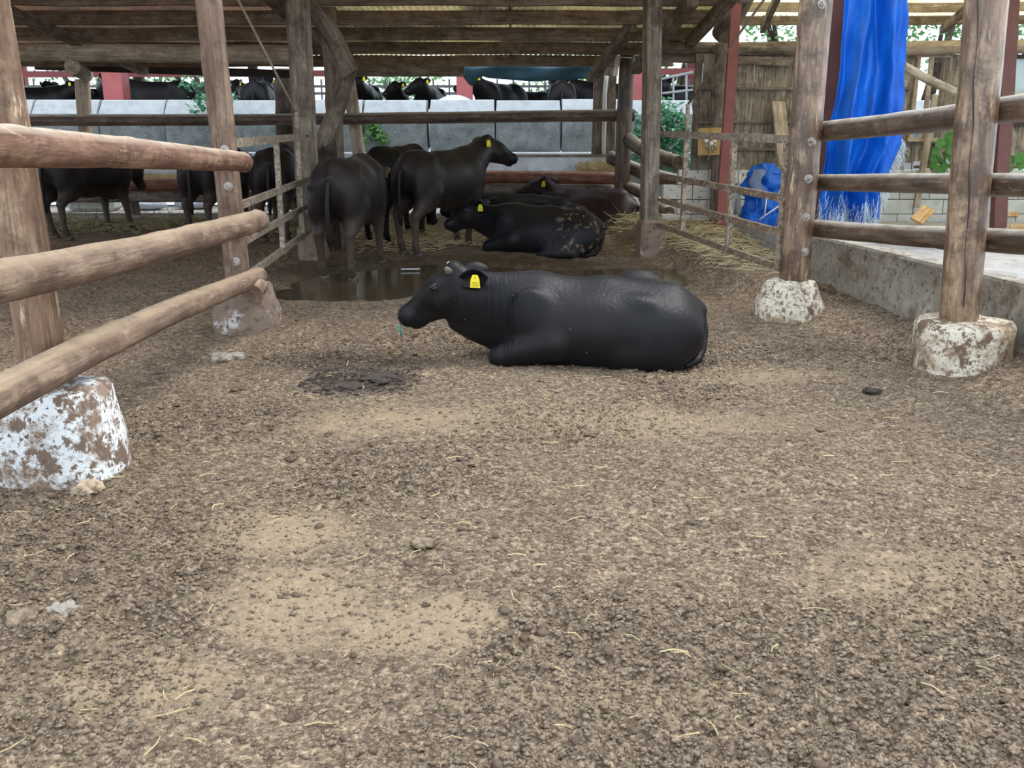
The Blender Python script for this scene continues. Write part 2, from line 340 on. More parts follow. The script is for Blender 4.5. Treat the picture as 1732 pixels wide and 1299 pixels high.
def log_mesh(L, r0, r1, seed=0, bend=0.02, rough=0.05, seg=14, step=0.09, endr=0.92, knots=3):
    n = max(4, int(L / step)); V, Fc = [], []
    rnd = random.Random(seed); ph = rnd.random() * 9; bx, by = rnd.uniform(-1, 1) * bend, rnd.uniform(-1, 1) * bend
    kn = [(rnd.random() * L, rnd.random() * 6.283, rnd.uniform(0.03, 0.06)) for _ in range(knots)]
    zs = [0.0] + [L * i / n for i in range(n + 1)] + [L]
    for i, z in enumerate(zs):
        t = z / L; r = r0 + (r1 - r0) * t
        e = endr if i in (0, len(zs) - 1) else 1.0
        ox, oy = bx * math.sin(t * math.pi), by * math.sin(t * math.pi * 1.3)
        for j in range(seg):
            a = j * 2 * math.pi / seg
            d = 1 + rough * (mnoise.noise((math.cos(a) * 1.3 + ph, math.sin(a) * 1.3, z * 2.2 + ph)) + 0.6 * mnoise.noise((math.cos(a) * 3 + ph, math.sin(a) * 3, z * 6 + ph)))
            for kz, ka, ks in kn:
                dz = (z - kz) / ks; da = ((a - ka + math.pi) % (2 * math.pi) - math.pi) * r / ks
                d += 0.13 * math.exp(-(dz * dz + da * da))
            zz = z
            if i == 0: zz = -0.012
            if i == len(zs) - 1: zz = L + 0.012
            V.append((ox + math.cos(a) * r * d * e, oy + math.sin(a) * r * d * e, zz))
    m_ = len(zs)
    for i in range(m_ - 1):
        for j in range(seg):
            a, b_ = i * seg + j, i * seg + (j + 1) % seg
            Fc.append((a, b_, b_ + seg, a + seg))
    Fc.append(tuple(range(seg))[::-1]); Fc.append(tuple(range((m_ - 1) * seg, m_ * seg)))
    me = bpy.data.meshes.new('log'); me.from_pydata(V, [], Fc); me.update()
    me.polygons.foreach_set('use_smooth', [True] * (len(Fc) - 2) + [False, False])
    return me
def log(name, p0, p1, r0, r1=None, mat='log_rail', seed=0, parent=None, **kw):
    p0, p1 = Vector(p0), Vector(p1)
    return link(name, log_mesh((p1 - p0).length, r0, r1 or r0, seed, **kw), mat, frame(p0, p1), parent)
def box_mesh(L, wx, wy, bev=0.006, seed=None, warp=0.0):
    bm = bmesh.new(); rnd = random.Random(seed)
    n = max(1, int(L / 0.6)) if warp else 1
    rows = []
    for i in range(n + 1):
        z = L * i / n; dx, dy = (rnd.uniform(-warp, warp), rnd.uniform(-warp, warp)) if warp and 0 < i < n else (0, 0)
        rows.append([bm.verts.new((sx * wx / 2 + dx, sy * wy / 2 + dy, z)) for sx, sy in ((-1, -1), (1, -1), (1, 1), (-1, 1))])
    for a, b_ in zip(rows, rows[1:]):
        for j in range(4): bm.faces.new((a[j], a[(j + 1) % 4], b_[(j + 1) % 4], b_[j]))
    bm.faces.new(rows[0][::-1]); bm.faces.new(rows[-1])
    if bev:
        ed = [e for e in bm.edges if e.calc_face_angle(0) > 0.6]
        bmesh.ops.bevel(bm, geom=ed, offset=min(bev, wx / 3, wy / 3), segments=1, affect='EDGES')
    me = bpy.data.meshes.new('timber'); bm.to_mesh(me); bm.free(); return me
def beam(name, p0, p1, wx, wy, mat, parent=None, roll=0.0, bev=0.006, seed=1, warp=0.0, up=(0, 0, 1)):
    p0, p1 = Vector(p0), Vector(p1)
    return link(name, box_mesh((p1 - p0).length, wx, wy, bev, seed, warp), mat, frame(p0, p1, roll, up), parent)
def box_at(name, c, size, mat, parent=None, rz=0.0, bev=0.008, rx=0.0, ry=0.0):
    bm = bmesh.new(); bmesh.ops.create_cube(bm, size=1.0)
    for v in bm.verts: v.co = Vector((v.co.x * size[0], v.co.y * size[1], v.co.z * size[2]))
    if bev: bmesh.ops.bevel(bm, geom=bm.edges[:], offset=min(bev, min(size) / 3), segments=1, affect='EDGES')
    me = bpy.data.meshes.new(name); bm.to_mesh(me); bm.free()
    return link(name, me, mat, Matrix.Translation(c) @ Matrix.Rotation(rz, 4, 'Z') @ Matrix.Rotation(rx, 4, 'X') @ Matrix.Rotation(ry, 4, 'Y'), parent)
def tube_mesh(pts, radii, seg=8, cap=True):
    pts = [Vector(p) for p in pts]; V, Fc = [], []
    if not isinstance(radii, (list, tuple)): radii = [radii] * len(pts)
    prev = None
    for i, p in enumerate(pts):
        t = (pts[min(i + 1, len(pts) - 1)] - pts[max(i - 1, 0)]).normalized()
        if prev is None:
            u = Vector((0, 0, 1)) if abs(t.z) < 0.9 else Vector((0, 1, 0)); x = u.cross(t).normalized()
        else: x = (prev - t * prev.dot(t)).normalized()
        prev = x; y = t.cross(x)
        for j in range(seg):
            a = 2 * math.pi * j / seg; V.append(p + (x * math.cos(a) + y * math.sin(a)) * radii[i])
    for i in range(len(pts) - 1):
        for j in range(seg):
            a, b_ = i * seg + j, i * seg + (j + 1) % seg; Fc.append((a, b_, b_ + seg, a + seg))
    if cap: Fc.append(tuple(range(seg))[::-1]); Fc.append(tuple(range((len(pts) - 1) * seg, len(pts) * seg)))
    me = bpy.data.meshes.new('tube'); me.from_pydata([tuple(v) for v in V], [], Fc); me.update(); return me
def tube(name, pts, radii, mat, parent=None, seg=8):
    p0 = Vector(pts[0])
    return link(name, tube_mesh([Vector(p) - p0 for p in pts], radii, seg), mat, Matrix.Translation(p0), parent, True)
def bolt(p, direction, parent, r=0.032):             # washer and nut on a post face
    p = Vector(p); d = Vector(direction).normalized()
    V, Fc = [], []
    prof = [(0.0, r), (0.008, r), (0.008, r * 0.62), (0.03, r * 0.55), (0.03, r * 0.3), (0.045, r * 0.28)]
    seg = 10
    for z, rr in prof:
        for j in range(seg): a = j * 2 * math.pi / seg; V.append((math.cos(a) * rr, math.sin(a) * rr, z))
    for i in range(len(prof) - 1):
        for j in range(seg):
            a, b_ = i * seg + j, i * seg + (j + 1) % seg; Fc.append((a, b_, b_ + seg, a + seg))
    Fc.append(tuple(range(seg))[::-1]); Fc.append(tuple(range((len(prof) - 1) * seg, len(prof) * seg)))
    return pydata('bolt', V, Fc, 'bolt_steel', frame(p, p + d), parent)

# numpy value noise for terrain
def vn(x, y, s, seed):
    x = x * s + seed * 17.13; y = y * s + seed * 9.71
    xi, yi = np.floor(x), np.floor(y); fx, fy = x - xi, y - yi
    fx = fx * fx * (3 - 2 * fx); fy = fy * fy * (3 - 2 * fy)
    def h(a, b): 
        q = np.sin(a * 127.1 + b * 311.7 + seed * 74.7) * 43758.5453; return q - np.floor(q)
    return (h(xi, yi) * (1 - fx) + h(xi + 1, yi) * fx) * (1 - fy) + (h(xi, yi + 1) * (1 - fx) + h(xi + 1, yi + 1) * fx) * fy - 0.5
def sstep(a, b, x): t = np.clip((x - a) / (b - a), 0, 1); return t * t * (3 - 2 * t)
def gate_x(y): return 2.03 + (1.6 - 2.03) * (y - 7.2) / 3.55
FOOT = [(-1.87, 3.83, .3), (-1.91, 6.75, .28), (2.68, 5.62, .3), (2.14, 7.38, .28)]
def pool(x, y):
    d = ((x - 0.1) / 2.15) ** 2 + ((y - 9.35) / 1.0) ** 2 + 1.1 * vn(x, y, 1.6, 8)
    d2 = ((x + 1.5) / 0.75) ** 2 + ((y - 8.6) / 0.5) ** 2 + 0.8 * vn(x, y, 2.2, 9)
    return np.maximum(1 - sstep(0.75, 1.15, d), 1 - sstep(0.8, 1.15, d2))
def ground(x, y, fine=True):
    z = 0.05 * vn(x, y, 0.8, 1) + 0.035 * vn(x, y, 2.6, 2)
    near = 1 - sstep(9.0, 14.0, y)
    if fine:
        lump = 0.5 + sstep(-0.1, 0.25, vn(x, y, 1.3, 21) + 0.35 * np.exp(-((x + 1.9) / 0.9) ** 2 - ((y - 3.0) / 0.9) ** 2))
        z = z + (0.028 * vn(x, y, 8, 3) + 0.022 * vn(x, y, 19, 4) + 0.017 * vn(x, y, 40, 5) + 0.009 * vn(x, y, 85, 6)) * lump * (0.35 + 0.65 * near)
    z = z + 0.09 * np.exp(-((x + 1.75) / 0.55) ** 2 - ((y - 2.75) / 0.55) ** 2)
    for fx, fy, r in FOOT:
        z = z + 0.025 * np.exp(-((x - fx) ** 2 + (y - fy) ** 2) / (2 * (r * 1.25) ** 2))
    s = x - gate_x(y)
    z = z + 0.20 * sstep(-0.05, 0.28, s + 0.12 * vn(x, y, 2.4, 12)) * sstep(7.6, 8.7, y)
    z = z + 0.13 * sstep(-0.75, 0.0, x - (2.98 - 0.19 * (y - 6.4))) * (1 - sstep(7.6, 8.7, y))
    p = pool(x, y)
    z = z * (1 - 0.85 * p) - 0.028 * p
    return z
def gz(x, y): return float(ground(np.array([x], float), np.array([y], float), False)[0])

# ------------------------------------------------------------------ the setting: ground
def build_floor():
    xs = list(np.arange(-2.75, 3.2, 0.0145)); d = 0.0145
    while xs[-1] < 9.5: d = min(d * 1.06, 0.15); xs.append(xs[-1] + d)
    d = 0.0145; left = [xs[0]]
    while left[-1] > -11: d = min(d * 1.05, 0.15); left.append(left[-1] - d)
    xs = np.array(left[::-1][:-1] + xs)
    ys = [0.6]
    while ys[-1] < 17.2: ys.append(ys[-1] + min(max(0.011, 0.0048 * ys[-1]), 0.06))
    ys = np.array(ys)
    X, Y = np.meshgrid(xs, ys)
    Z = ground(X, Y)
    nx, ny = len(xs), len(ys)
    me = bpy.data.meshes.new('floor')
    co = np.stack([X, Y, Z], -1).reshape(-1, 3)
    i = np.arange(ny - 1)[:, None] * nx + np.arange(nx - 1)[None, :]
    q = np.stack([i, i + 1, i + nx + 1, i + nx], -1).reshape(-1, 4)
    me.vertices.add(len(co)); me.vertices.foreach_set('co', co.ravel())
    me.loops.add(q.size); me.loops.foreach_set('vertex_index', q.ravel())
    me.polygons.add(len(q)); me.polygons.foreach_set('loop_start', np.arange(0, q.size, 4)); me.polygons.foreach_set('loop_total', np.full(len(q), 4))
    me.update(); me.validate()
    col = np.zeros((len(co), 4)); x, y = co[:, 0], co[:, 1]
    wet = pool(x, y)
    wet = np.maximum(wet, np.exp(-((x + 0.6) / 2.4) ** 2 - ((y - 9.9) / 1.6) ** 2))
    sandy = 0.0 * x
    for cx, cy, rx, ry, s in ((-.25, 2.6, .28, .16, 1.0), (-.9, 3.3, .3, .25, .8), (-.7, 2.75, .3, .3, .7), (-1.05, 2.3, .4, .2, .7), (1.4, 2.9, .6, .4, .45), (.7, 4.7, 1.3, .4, .5), (-.6, 4.7, .8, .35, .55), (1.4, 5.6, .7, .3, .45), (.2, 2.2, .5, .15, .5)):
        sandy = np.maximum(sandy, s * np.exp(-((x - cx) / rx) ** 2 - ((y - cy) / ry) ** 2))
    muck = 0.9 * np.exp(-((x + .93) / .35) ** 2 - ((y - 5.45) / .3) ** 2)
    muck = np.maximum(muck, 0.4 * np.exp(-((x + 2.0) / .6) ** 2 - ((y - 2.9) / .8) ** 2))
    muck = np.maximum(muck, 0.42 * np.exp(-((x - 1.45) / .35) ** 2 - ((y - 2.42) / .2) ** 2))
    muck = np.maximum(muck, 0.65 * np.exp(-((x + 1.1) / .7) ** 2 - ((y - 6.0) / .55) ** 2))
    col[:, 0], col[:, 1], col[:, 2], col[:, 3] = wet, sandy, np.clip(muck, 0, 1), 1
    ca = me.color_attributes.new('Soil', 'FLOAT_COLOR', 'POINT'); ca.data.foreach_set('color', col.ravel())
    o = link('floor', me, 'dirt_floor', smooth=True); o['kind'] = 'structure'
    tag(o, 'brown trampled dirt and dung floor of the cattle pen', 'ground')
build_floor()
def puddle():
    n = 40; V, Fc = [], []
    xs = np.linspace(-2.6, 2.2, 97); ys = np.linspace(7.9, 10.6, 61)
    X, Y = np.meshgrid(xs, ys); pm = pool(X, Y) > 0.35
    idx = {}
    for r in range(len(ys) - 1):
        for c_ in range(len(xs) - 1):
            if pm[r:r + 2, c_:c_ + 2].any():
                f = []
                for a, b_ in ((r, c_), (r, c_ + 1), (r + 1, c_ + 1), (r + 1, c_)):
                    if (a, b_) not in idx: idx[(a, b_)] = len(V); V.append((xs[b_], ys[a], -0.021))
                    f.append(idx[(a, b_)])
                Fc.append(f)
    o = pydata('puddle', V, Fc, 'muddy_water'); tag(o, 'shallow brown puddle spread across the wet pen floor', 'puddle')
puddle()
# upper yard behind the block wall
o = pydata('floor_upper', [(-40, 17.3, 1.05), (40, 17.3, 1.05), (60, 90, 1.3), (-60, 90, 1.3)], [(0, 1, 2, 3)], 'upper_soil')
o['kind'] = 'structure'; tag(o, 'raised bare ground of the yard behind the block wall', 'ground')
o = pydata('floor_outer', [(-60, -40, -0.35), (60, -40, -0.35), (60, 17.4, -0.35), (-60, 17.4, -0.35)], [(0, 1, 2, 3)], 'upper_soil')
o['kind'] = 'structure'; tag(o, 'bare earth around the outside of the cattle shed', 'ground')

# ------------------------------------------------------------------ the setting: walls
def block_wall():
    root = empty('wall_back', (0, 17, 0)); root['kind'] = 'structure'
    tag(root, 'retaining wall of big grey concrete blocks with pale sloping caps', 'wall')
    joints = [P(x, 190, 17).x for x in (613, 727, 840, 948, 1062)]
    w_ = (joints[-1] - joints[0]) / 4
    for i in range(-9, 9):
        x0 = joints[0] + w_ * i + 0.012; x1 = x0 + w_ - 0.024; rnd = random.Random(i + 50)
        dy = rnd.uniform(-0.02, 0.02); dz = rnd.uniform(-0.012, 0.012)
        if i == 0: x1 -= 0.035
        zt, zc, zb = 1.87 + dz, 1.63 + dz, 0.99
        bm = bmesh.new(); nx, nz = 14, 8; rows = []
        for r in range(nz + 1):
            z = zb + (zc - zb) * r / nz; row = []
            for c_ in range(nx + 1):
                x = x0 + (x1 - x0) * c_ / nx
                e = 0 if c_ in (0, nx) or r in (0, nz) else 1
                row.append(bm.verts.new((x, 17 + dy - e * (0.012 + 0.05 * (0.5 + mnoise.noise((x * 3.1, i, z * 4.1))) * 0.7 + 0.02 * mnoise.noise((x * 9, i, z * 11))), z)))
            rows.append(row)
        for a, b_ in zip(rows, rows[1:]):
            for c_ in range(nx): bm.faces.new((a[c_], a[c_ + 1], b_[c_ + 1], b_[c_]))
        me = bpy.data.meshes.new('block'); bm.to_mesh(me); bm.free()
        blk = link('block', me, 'block_face', Matrix.Identity(4), root, True)
        y0 = 17 + dy
        prof = [(y0, zc), (y0 + 0.20, zt - 0.02), (y0 + 0.26, zt), (y0 + 0.6, zt), (y0 + 0.6, zb)]
        V = [(x0 + (0.012 if k in (1, 2, 3) else 0), a, b_) for k, (a, b_) in enumerate(prof)] + [(x1 - (0.012 if k in (1, 2, 3) else 0), a, b_) for k, (a, b_) in enumerate(prof)] + [(x0, y0, zb), (x1, y0, zb)]
        Fc = [(k, k + 5, k + 6, k + 1)[::-1] for k in range(4)] + [(10, 0, 1, 2, 3, 4)[::-1], (11, 5, 6, 7, 8, 9)]
        pydata('cap', V, Fc, 'block_cap', None, blk)
    for i in range(-6, 6):                           # stepped footing course
        x0 = joints[0] + 0.35 + 1.8 * i
        o_ = box_at('ledge_block', (x0 + 0.9, 16.72, 0.62), (1.78, 0.62, 0.74), 'block_cap', root)
block_wall()

def low_wall():                                      # concrete kerb wall behind the rails, with a raised slab
    a, b_ = Vector((2.62, 8.25, 0)), Vector((3.62, 2.9, 0)); d = (b_ - a).normalized(); n = Vector((-d.y, d.x, 0))
    if n.x < 0: n = -n
    V, Fc = [], []; k = 40
    for i in range(k + 1):
        p = a + (b_ - a) * i / k
        j = 0.006 * mnoise.noise((p.y * 3, 0, 4))
        for off, z in ((0.0, -0.15), (0.0 + j, 0.53), (0.012, 0.55), (0.15, 0.55), (0.15, -0.15)): V.append(p + n * off + Vector((0, 0, z)))
    for i in range(k):
        for j in range(4): q = i * 5 + j; Fc.append((q, q + 1, q + 6, q + 5))
    Fc.append((0, 1, 2, 3, 4)); Fc.append(tuple(k * 5 + j for j in (4, 3, 2, 1, 0)))
    o_ = pydata('wall_low', V, Fc, 'concrete_wall'); o_['kind'] = 'structure'
    tag(o_, 'low mud-splashed concrete wall running behind the log rails', 'wall')
    e = Vector((9.5, 0, 0))
    V = [a + n * .15 + Vector((0, 0, .545)), b_ + n * .15 + Vector((0, 0, .545)), Vector((9.5, 2.9, .5)), Vector((9.5, 8.2, .44)), Vector((9.5, 12.9, .20)), Vector((2.72, 12.9, .20)), Vector((2.72, 9.4, .30))]
    lo = [Vector((v.x, v.y, -0.2)) for v in V]; n_ = len(V)
    Fc = [tuple(range(n_))[::-1]] + [(i, (i + 1) % n_, n_ + (i + 1) % n_, n_ + i) for i in range(n_)]
    o_ = pydata('floor_slab', V + lo, Fc, 'slab_dusty'); o_['kind'] = 'structure'
    tag(o_, 'raised dusty pale concrete floor between the low wall and the plank wall', 'floor')
low_wall()

WD = 13.0                                            # distance of the plank wall
def plank_wall():
    root = empty('wall_right', (5, WD, 0)); root['kind'] = 'structure'
    tag(root, 'weathered plank wall on a course of concrete blocks', 'wall')
    X = lambda px, py=200: P(px, py, WD).x
    Z = lambda py: P(1250, py, WD).z
    rnd = random.Random(3)
    def planks(xa, xb, z0, z1, jag=0.0):
        x = xa
        while x < xb - 0.03:
            wd = min(rnd.uniform(0.085, 0.135), xb - x); g = 0.0035
            dz = rnd.uniform(0, jag)
            me = box_mesh(z1 - z0 - dz, wd - g, 0.02, 0.003)
            link('plank', me, 'plank', Matrix.Translation((x + wd / 2, WD + rnd.uniform(-.006, .006), z0 + dz)) @ Matrix.Rotation(rnd.uniform(-.0015, .0015), 4, 'Y'), root)
            x += wd
    planks(X(1172), X(1538), Z(292), Z(91))
    planks(X(1588), X(1655), Z(275), Z(92), 0.12)
    planks(X(1538), X(1588), Z(285), Z(235), 0.10)
    planks(X(1655), X(1790), Z(285), Z(205), 0.05)
    for pya, x0, x1 in ((150, 1178, 1536), (206, 1178, 1536), (252, 1178, 1536), (147, 1590, 1655), (240, 1545, 1700), (282, 1545, 1790)):
        beam('batten', (X(x0, pya), WD - 0.03, Z(pya)), (X(x1, pya), WD - 0.03, Z(pya)), 0.055, 0.035, 'timber_grey', root)
    for px in (1176, 1588):
        beam('stud', (X(px), WD - 0.02, Z(318)), (X(px), WD - 0.02, Z(92)), 0.07, 0.07, 'timber_grey', root)
    for course in range(4):                          # block base
        for i in range(-1, 17):
            bw = 0.40; x0 = 2.42 + i * bw + (0.2 if course % 2 else 0.0)
            if x0 + bw < 2.35: continue
            painted = x0 < 3.55
            box_at('base_block', (x0 + bw / 2, WD + 0.02 + (0.0 if not painted else -0.05), 0.10 + 0.195 * course + 0.0975), (bw - 0.008, 0.14, 0.187), 'white_block' if painted else 'breeze_block', root, bev=0.006)
    # window opening with bars
    win = empty('window_1', (X(1562), WD, Z(170))); win['kind'] = 'structure'; tag(win, 'bare timber window opening in the plank wall beside the blue tarp', 'window')
    for px in (1541, 1563):
        beam('frame_bar', (X(px), WD - .03, Z(235)), (X(px), WD - .03, Z(92)), 0.05, 0.05, 'timber_pale', win)
    for py in (94, 236):
        beam('frame_bar', (X(1536), WD - .04, Z(py)), (X(1592), WD - .04, Z(py)), 0.05, 0.05, 'timber_pale', win)
    w2 = empty('window_2', (X(1715), WD, Z(150))); w2['kind'] = 'structure'; tag(w2, 'pale glazed window in the plank wall behind the red-brown post', 'window')
    for px in (1668, 1790):
        beam('frame_bar', (X(px), WD - .03, Z(212)), (X(px), WD - .03, Z(96)), 0.05, 0.05, 'timber_grey', w2)
    for py in (96, 210):
        beam('frame_bar', (X(1664), WD - .035, Z(py)), (X(1794), WD - .035, Z(py)), 0.05, 0.05, 'dark_board', w2)
    box_at('pane', ((X(1672) + X(1786)) / 2, WD, (Z(98) + Z(208)) / 2), (X(1786) - X(1672), 0.008, Z(98) - Z(208)), 'pane_glass', w2, bev=0)
plank_wall()

# ------------------------------------------------------------------ roofs
def RZ(y): return 2.47 + (15.2 - y) * 0.1155        # underside of the main roof sheet
def corrugated(name, x0, x1, y0, y1, zf, mat, amp=0.016, wl=0.076, rows=8):
    xs = np.arange(x0, x1, wl / 8); V, Fc = [], []
    ys = np.linspace(y0, y1, rows)
    for y in ys:
        for x in xs: V.append((x, y, zf(y) + amp * math.sin(2 * math.pi * x / wl)))
    n = len(xs)
    for r in range(rows - 1):
        for c_ in range(n - 1): i = r * n + c_; Fc.append((i, i + 1, i + n + 1, i + n))
    return pydata(name, V, Fc, mat, smooth=True)
def roofs():
    root = empty('ceiling', (0, 12, 3)); root['kind'] = 'structure'; tag(root, 'low corrugated shed roof over the cattle', 'roof')
    for k, (x0, x1, y0) in enumerate(((-10.6, -6.4, 5.2), (-6.44, -2.4, 5.2), (-2.44, 0.0, 8.3), (-0.04, 2.45, 8.3))):
        s = corrugated('roof_sheet', x0, x1, y0, 15.25, lambda y, k=k: RZ(y) + 0.004 * k, 'roof_sheet_rusty' if k < 2 else 'roof_sheet')
        s.parent = root; s.matrix_parent_inverse = MW[root.name].inverted()
    r2 = empty('ceiling_right', (6, 11, 3)); r2['kind'] = 'structure'; tag(r2, 'translucent yellow corrugated roof over the right-hand bay', 'roof')
    for k, (x0, x1) in enumerate(((2.5, 6.0), (5.96, 9.8))):
        s = corrugated('roof_sheet', x0, x1, 9.6, 13.5, lambda y, k=k: 2.86 + (13.5 - y) * 0.16 + .004 * k, 'roof_sheet_clear')
        s.parent = r2; s.matrix_parent_inverse = MW[r2.name].inverted()
    g = 'cross purlins under the main shed roof'
    for k, y in enumerate((15.0, 14.05, 13.1, 12.15, 11.2, 10.25, 9.3, 8.45)):
        o_ = beam('purlin', (-10.5, y, RZ(y) - 0.113), (2.42, y, RZ(y) - 0.113), 0.16, 0.08, 'purlin', warp=0.012, seed=k, up=(0, 1, 0))
        tag(o_, 'long grey timber purlin of the dark shed roof, ' + ['next to the back eave', 'second up from the back eave', 'third up from the back eave', 'fourth up from the back eave', 'fifth up from the back eave', 'sixth up from the back eave', 'next below the front one', 'at the front edge'][k], 'purlin', g)
    for k, y in enumerate((13.35, 12.77, 11.25, 10.2)):
        z = 2.86 + (13.5 - y) * 0.16
        o_ = beam('purlin', (2.55, y, z - 0.088), (9.7, y, z - 0.088), 0.11, 0.06, 'timber_pale' if k else 'timber_grey', warp=0.01, seed=k + 20, up=(0, 1, 0))
        tag(o_, 'timber purlin of the translucent yellow roof, ' + ['right above the plank wall', 'second from the plank wall', 'third from the plank wall', 'fourth from the plank wall'][k], 'purlin', 'purlins under the yellow roof')
    for k, x in enumerate((3.1, 4.3, 5.5, 6.7, 7.9)):
        o_ = beam('rafter', (x + .25, 13.45, 2.86 - .178), (x - .3, 9.7, 2.86 + 3.75 * .16 - .178), 0.07, 0.09, 'timber_grey')
        tag(o_, 'slanting rafter under the translucent yellow roof, ' + ['beside the red steel post', 'second from the red steel post', 'third from the red steel post', 'fourth from the red steel post', 'fifth from the red steel post'][k], 'rafter', 'rafters under the yellow roof')
    for k, (x, y0) in enumerate(((-9.6, 5.3), (-5.6, 5.3), (-2.53, 5.3), (2.3, 8.4))):
        o_ = beam('rafter', (x, y0, RZ(y0) - .242), (x, 15.15 if k < 3 else 13.0, RZ(15.15 if k < 3 else 13.0) - .242), 0.10, 0.13, 'timber_grey', up=(1, 0, 0))
        tag(o_, ['heavy roof rafter at the far end of the dark side shed', 'heavy roof rafter above the feeding cattle in the side shed', 'heavy roof rafter in line with the left-hand log fence', 'heavy roof rafter above the rusty gate beside the plank yard'][k], 'rafter')
roofs()

# ------------------------------------------------------------------ cattle (smooth-blended solids turned into one skin)
def rc(a, b, ra, rb, k=0.06): return ('rc', np.array(a, float), np.array(b, float), ra, rb, k)
def el(c, r, pitch=0.0, yaw=0.0, k=0.08):
    Mx = (Matrix.Rotation(yaw, 3, 'Z') @ Matrix.Rotation(-pitch, 3, 'Y')).transposed()
    return ('el', np.array(c, float), np.array(r, float), np.array(Mx), k)
def sdf_eval(prims, lo, hi, h, floor_z=None):
    n = [int(math.ceil((b - a) / h)) + 1 for a, b in zip(lo, hi)]
    ax = [lo[i] + h * np.arange(n[i]) for i in range(3)]
    V = np.full(n, 1.0)
    for p in prims:
        k = p[-1]
        if p[0] == 'rc':
            r = max(p[3], p[4]); mn = np.minimum(p[1], p[2]) - r - 2 * k; mx = np.maximum(p[1], p[2]) + r + 2 * k
        else:
            r = max(p[2]); mn = p[1] - r - 2 * k; mx = p[1] + r + 2 * k
        sl = tuple(slice(max(0, int((mn[i] - lo[i]) / h)), max(0, min(n[i], int((mx[i] - lo[i]) / h) + 2))) for i in range(3))
        g = np.stack(np.meshgrid(ax[0][sl[0]], ax[1][sl[1]], ax[2][sl[2]], indexing='ij'), -1)
        if g.size == 0: continue
        if p[0] == 'rc':
            ba = p[2] - p[1]; t = np.clip(((g - p[1]) @ ba) / (ba @ ba), 0, 1)
            d = np.linalg.norm(g - p[1] - t[..., None] * ba, axis=-1) - (p[3] + (p[4] - p[3]) * t)
        else:
            q = (g - p[1]) @ p[3].T; a_ = np.linalg.norm(q / p[2], axis=-1); b_ = np.linalg.norm(q / p[2] ** 2, axis=-1) + 1e-9
            d = a_ * (a_ - 1) / b_
        old = V[sl]; hh = np.clip(0.5 + 0.5 * (old - d) / k, 0, 1)
        V[sl] = old * (1 - hh) + d * hh - k * hh * (1 - hh)
    if floor_z is not None: V = np.maximum(V, (floor_z - ax[2])[None, None, :])
    return V
def nets(V, lo, h):
    n = V.shape; cs = [(a, b, c_) for a in (0, 1) for b in (0, 1) for c_ in (0, 1)]
    sub = {c_: V[c_[0]:n[0] - 1 + c_[0], c_[1]:n[1] - 1 + c_[1], c_[2]:n[2] - 1 + c_[2]] for c_ in cs}
    inside = sum((sub[c_] < 0).astype(int) for c_ in cs); m_ = (inside > 0) & (inside < 8)
    I = np.argwhere(m_); acc = np.zeros((len(I), 3)); cnt = np.zeros(len(I))
    for a in cs:
        for axis in range(3):
            if a[axis]: continue
            b_ = list(a); b_[axis] = 1; b_ = tuple(b_)
            v0, v1 = sub[a][m_], sub[b_][m_]; ch = (v0 < 0) != (v1 < 0)
            t = np.where(ch, v0 / np.where(ch, v0 - v1, 1), 0)
            p = np.tile(np.array(a, float), (len(I), 1)); p[:, axis] = t
            acc[ch] += p[ch]; cnt[ch] += 1
    verts = (I + acc / cnt[:, None]) * h + np.array(lo)
    idx = np.full(m_.shape, -1); idx[m_] = np.arange(len(I)); quads = []
    for axis in range(3):
        u, v = (axis + 1) % 3, (axis + 2) % 3
        s0 = [slice(None)] * 3; s1 = [slice(None)] * 3; s0[axis] = slice(0, -1); s1[axis] = slice(1, None)
        A, B = V[tuple(s0)] < 0, V[tuple(s1)] < 0
        E_ = np.argwhere(A != B)
        ok = (E_[:, u] > 0) & (E_[:, v] > 0) & (E_[:, u] < n[u] - 1) & (E_[:, v] < n[v] - 1); E_ = E_[ok]
        if not len(E_): continue
        def cell(du, dv):
            q = E_.copy(); q[:, u] += du; q[:, v] += dv; return idx[q[:, 0], q[:, 1], q[:, 2]]
        qd = np.stack([cell(-1, -1), cell(0, -1), cell(0, 0), cell(-1, 0)], -1)
        fl = ~A[E_[:, 0], E_[:, 1], E_[:, 2]]; qd[fl] = qd[fl][:, ::-1]; quads.append(qd)
    return verts, np.concatenate(quads)
def skin(name, prims, h, floor_z=None):
    lo, hi = np.full(3, 9.0), np.full(3, -9.0)
    for p in prims:
        if p[0] == 'rc':
            r = max(p[3], p[4]); lo = np.minimum(lo, np.minimum(p[1], p[2]) - r); hi = np.maximum(hi, np.maximum(p[1], p[2]) + r)
        else: r = max(p[2]); lo = np.minimum(lo, p[1] - r); hi = np.maximum(hi, p[1] + r)
    lo -= 3 * h; hi += 3 * h
    if floor_z is not None: lo[2] = floor_z - 3 * h
    V = sdf_eval(prims, lo, hi, h, floor_z)
    v, q = nets(V, lo, h)
    for _ in range(2):                               # light smoothing
        s = np.zeros_like(v); c_ = np.zeros(len(v))
        for a, b_ in ((0, 1), (1, 2), (2, 3), (3, 0)):
            np.add.at(s, q[:, a], v[q[:, b_]]); np.add.at(s, q[:, b_], v[q[:, a]]); np.add.at(c_, q[:, a], 1); np.add.at(c_, q[:, b_], 1)
        v = v * 0.5 + 0.5 * s / c_[:, None]
    me = bpy.data.meshes.new(name)
    me.vertices.add(len(v)); me.vertices.foreach_set('co', v.ravel())
    me.loops.add(q.size); me.loops.foreach_set('vertex_index', q.ravel())
    me.polygons.add(len(q)); me.polygons.foreach_set('loop_start', np.arange(0, q.size, 4)); me.polygons.foreach_set('loop_total', np.full(len(q), 4))
    me.update(); me.validate(); me.polygons.foreach_set('use_smooth', [True] * len(me.polygons))
    return me
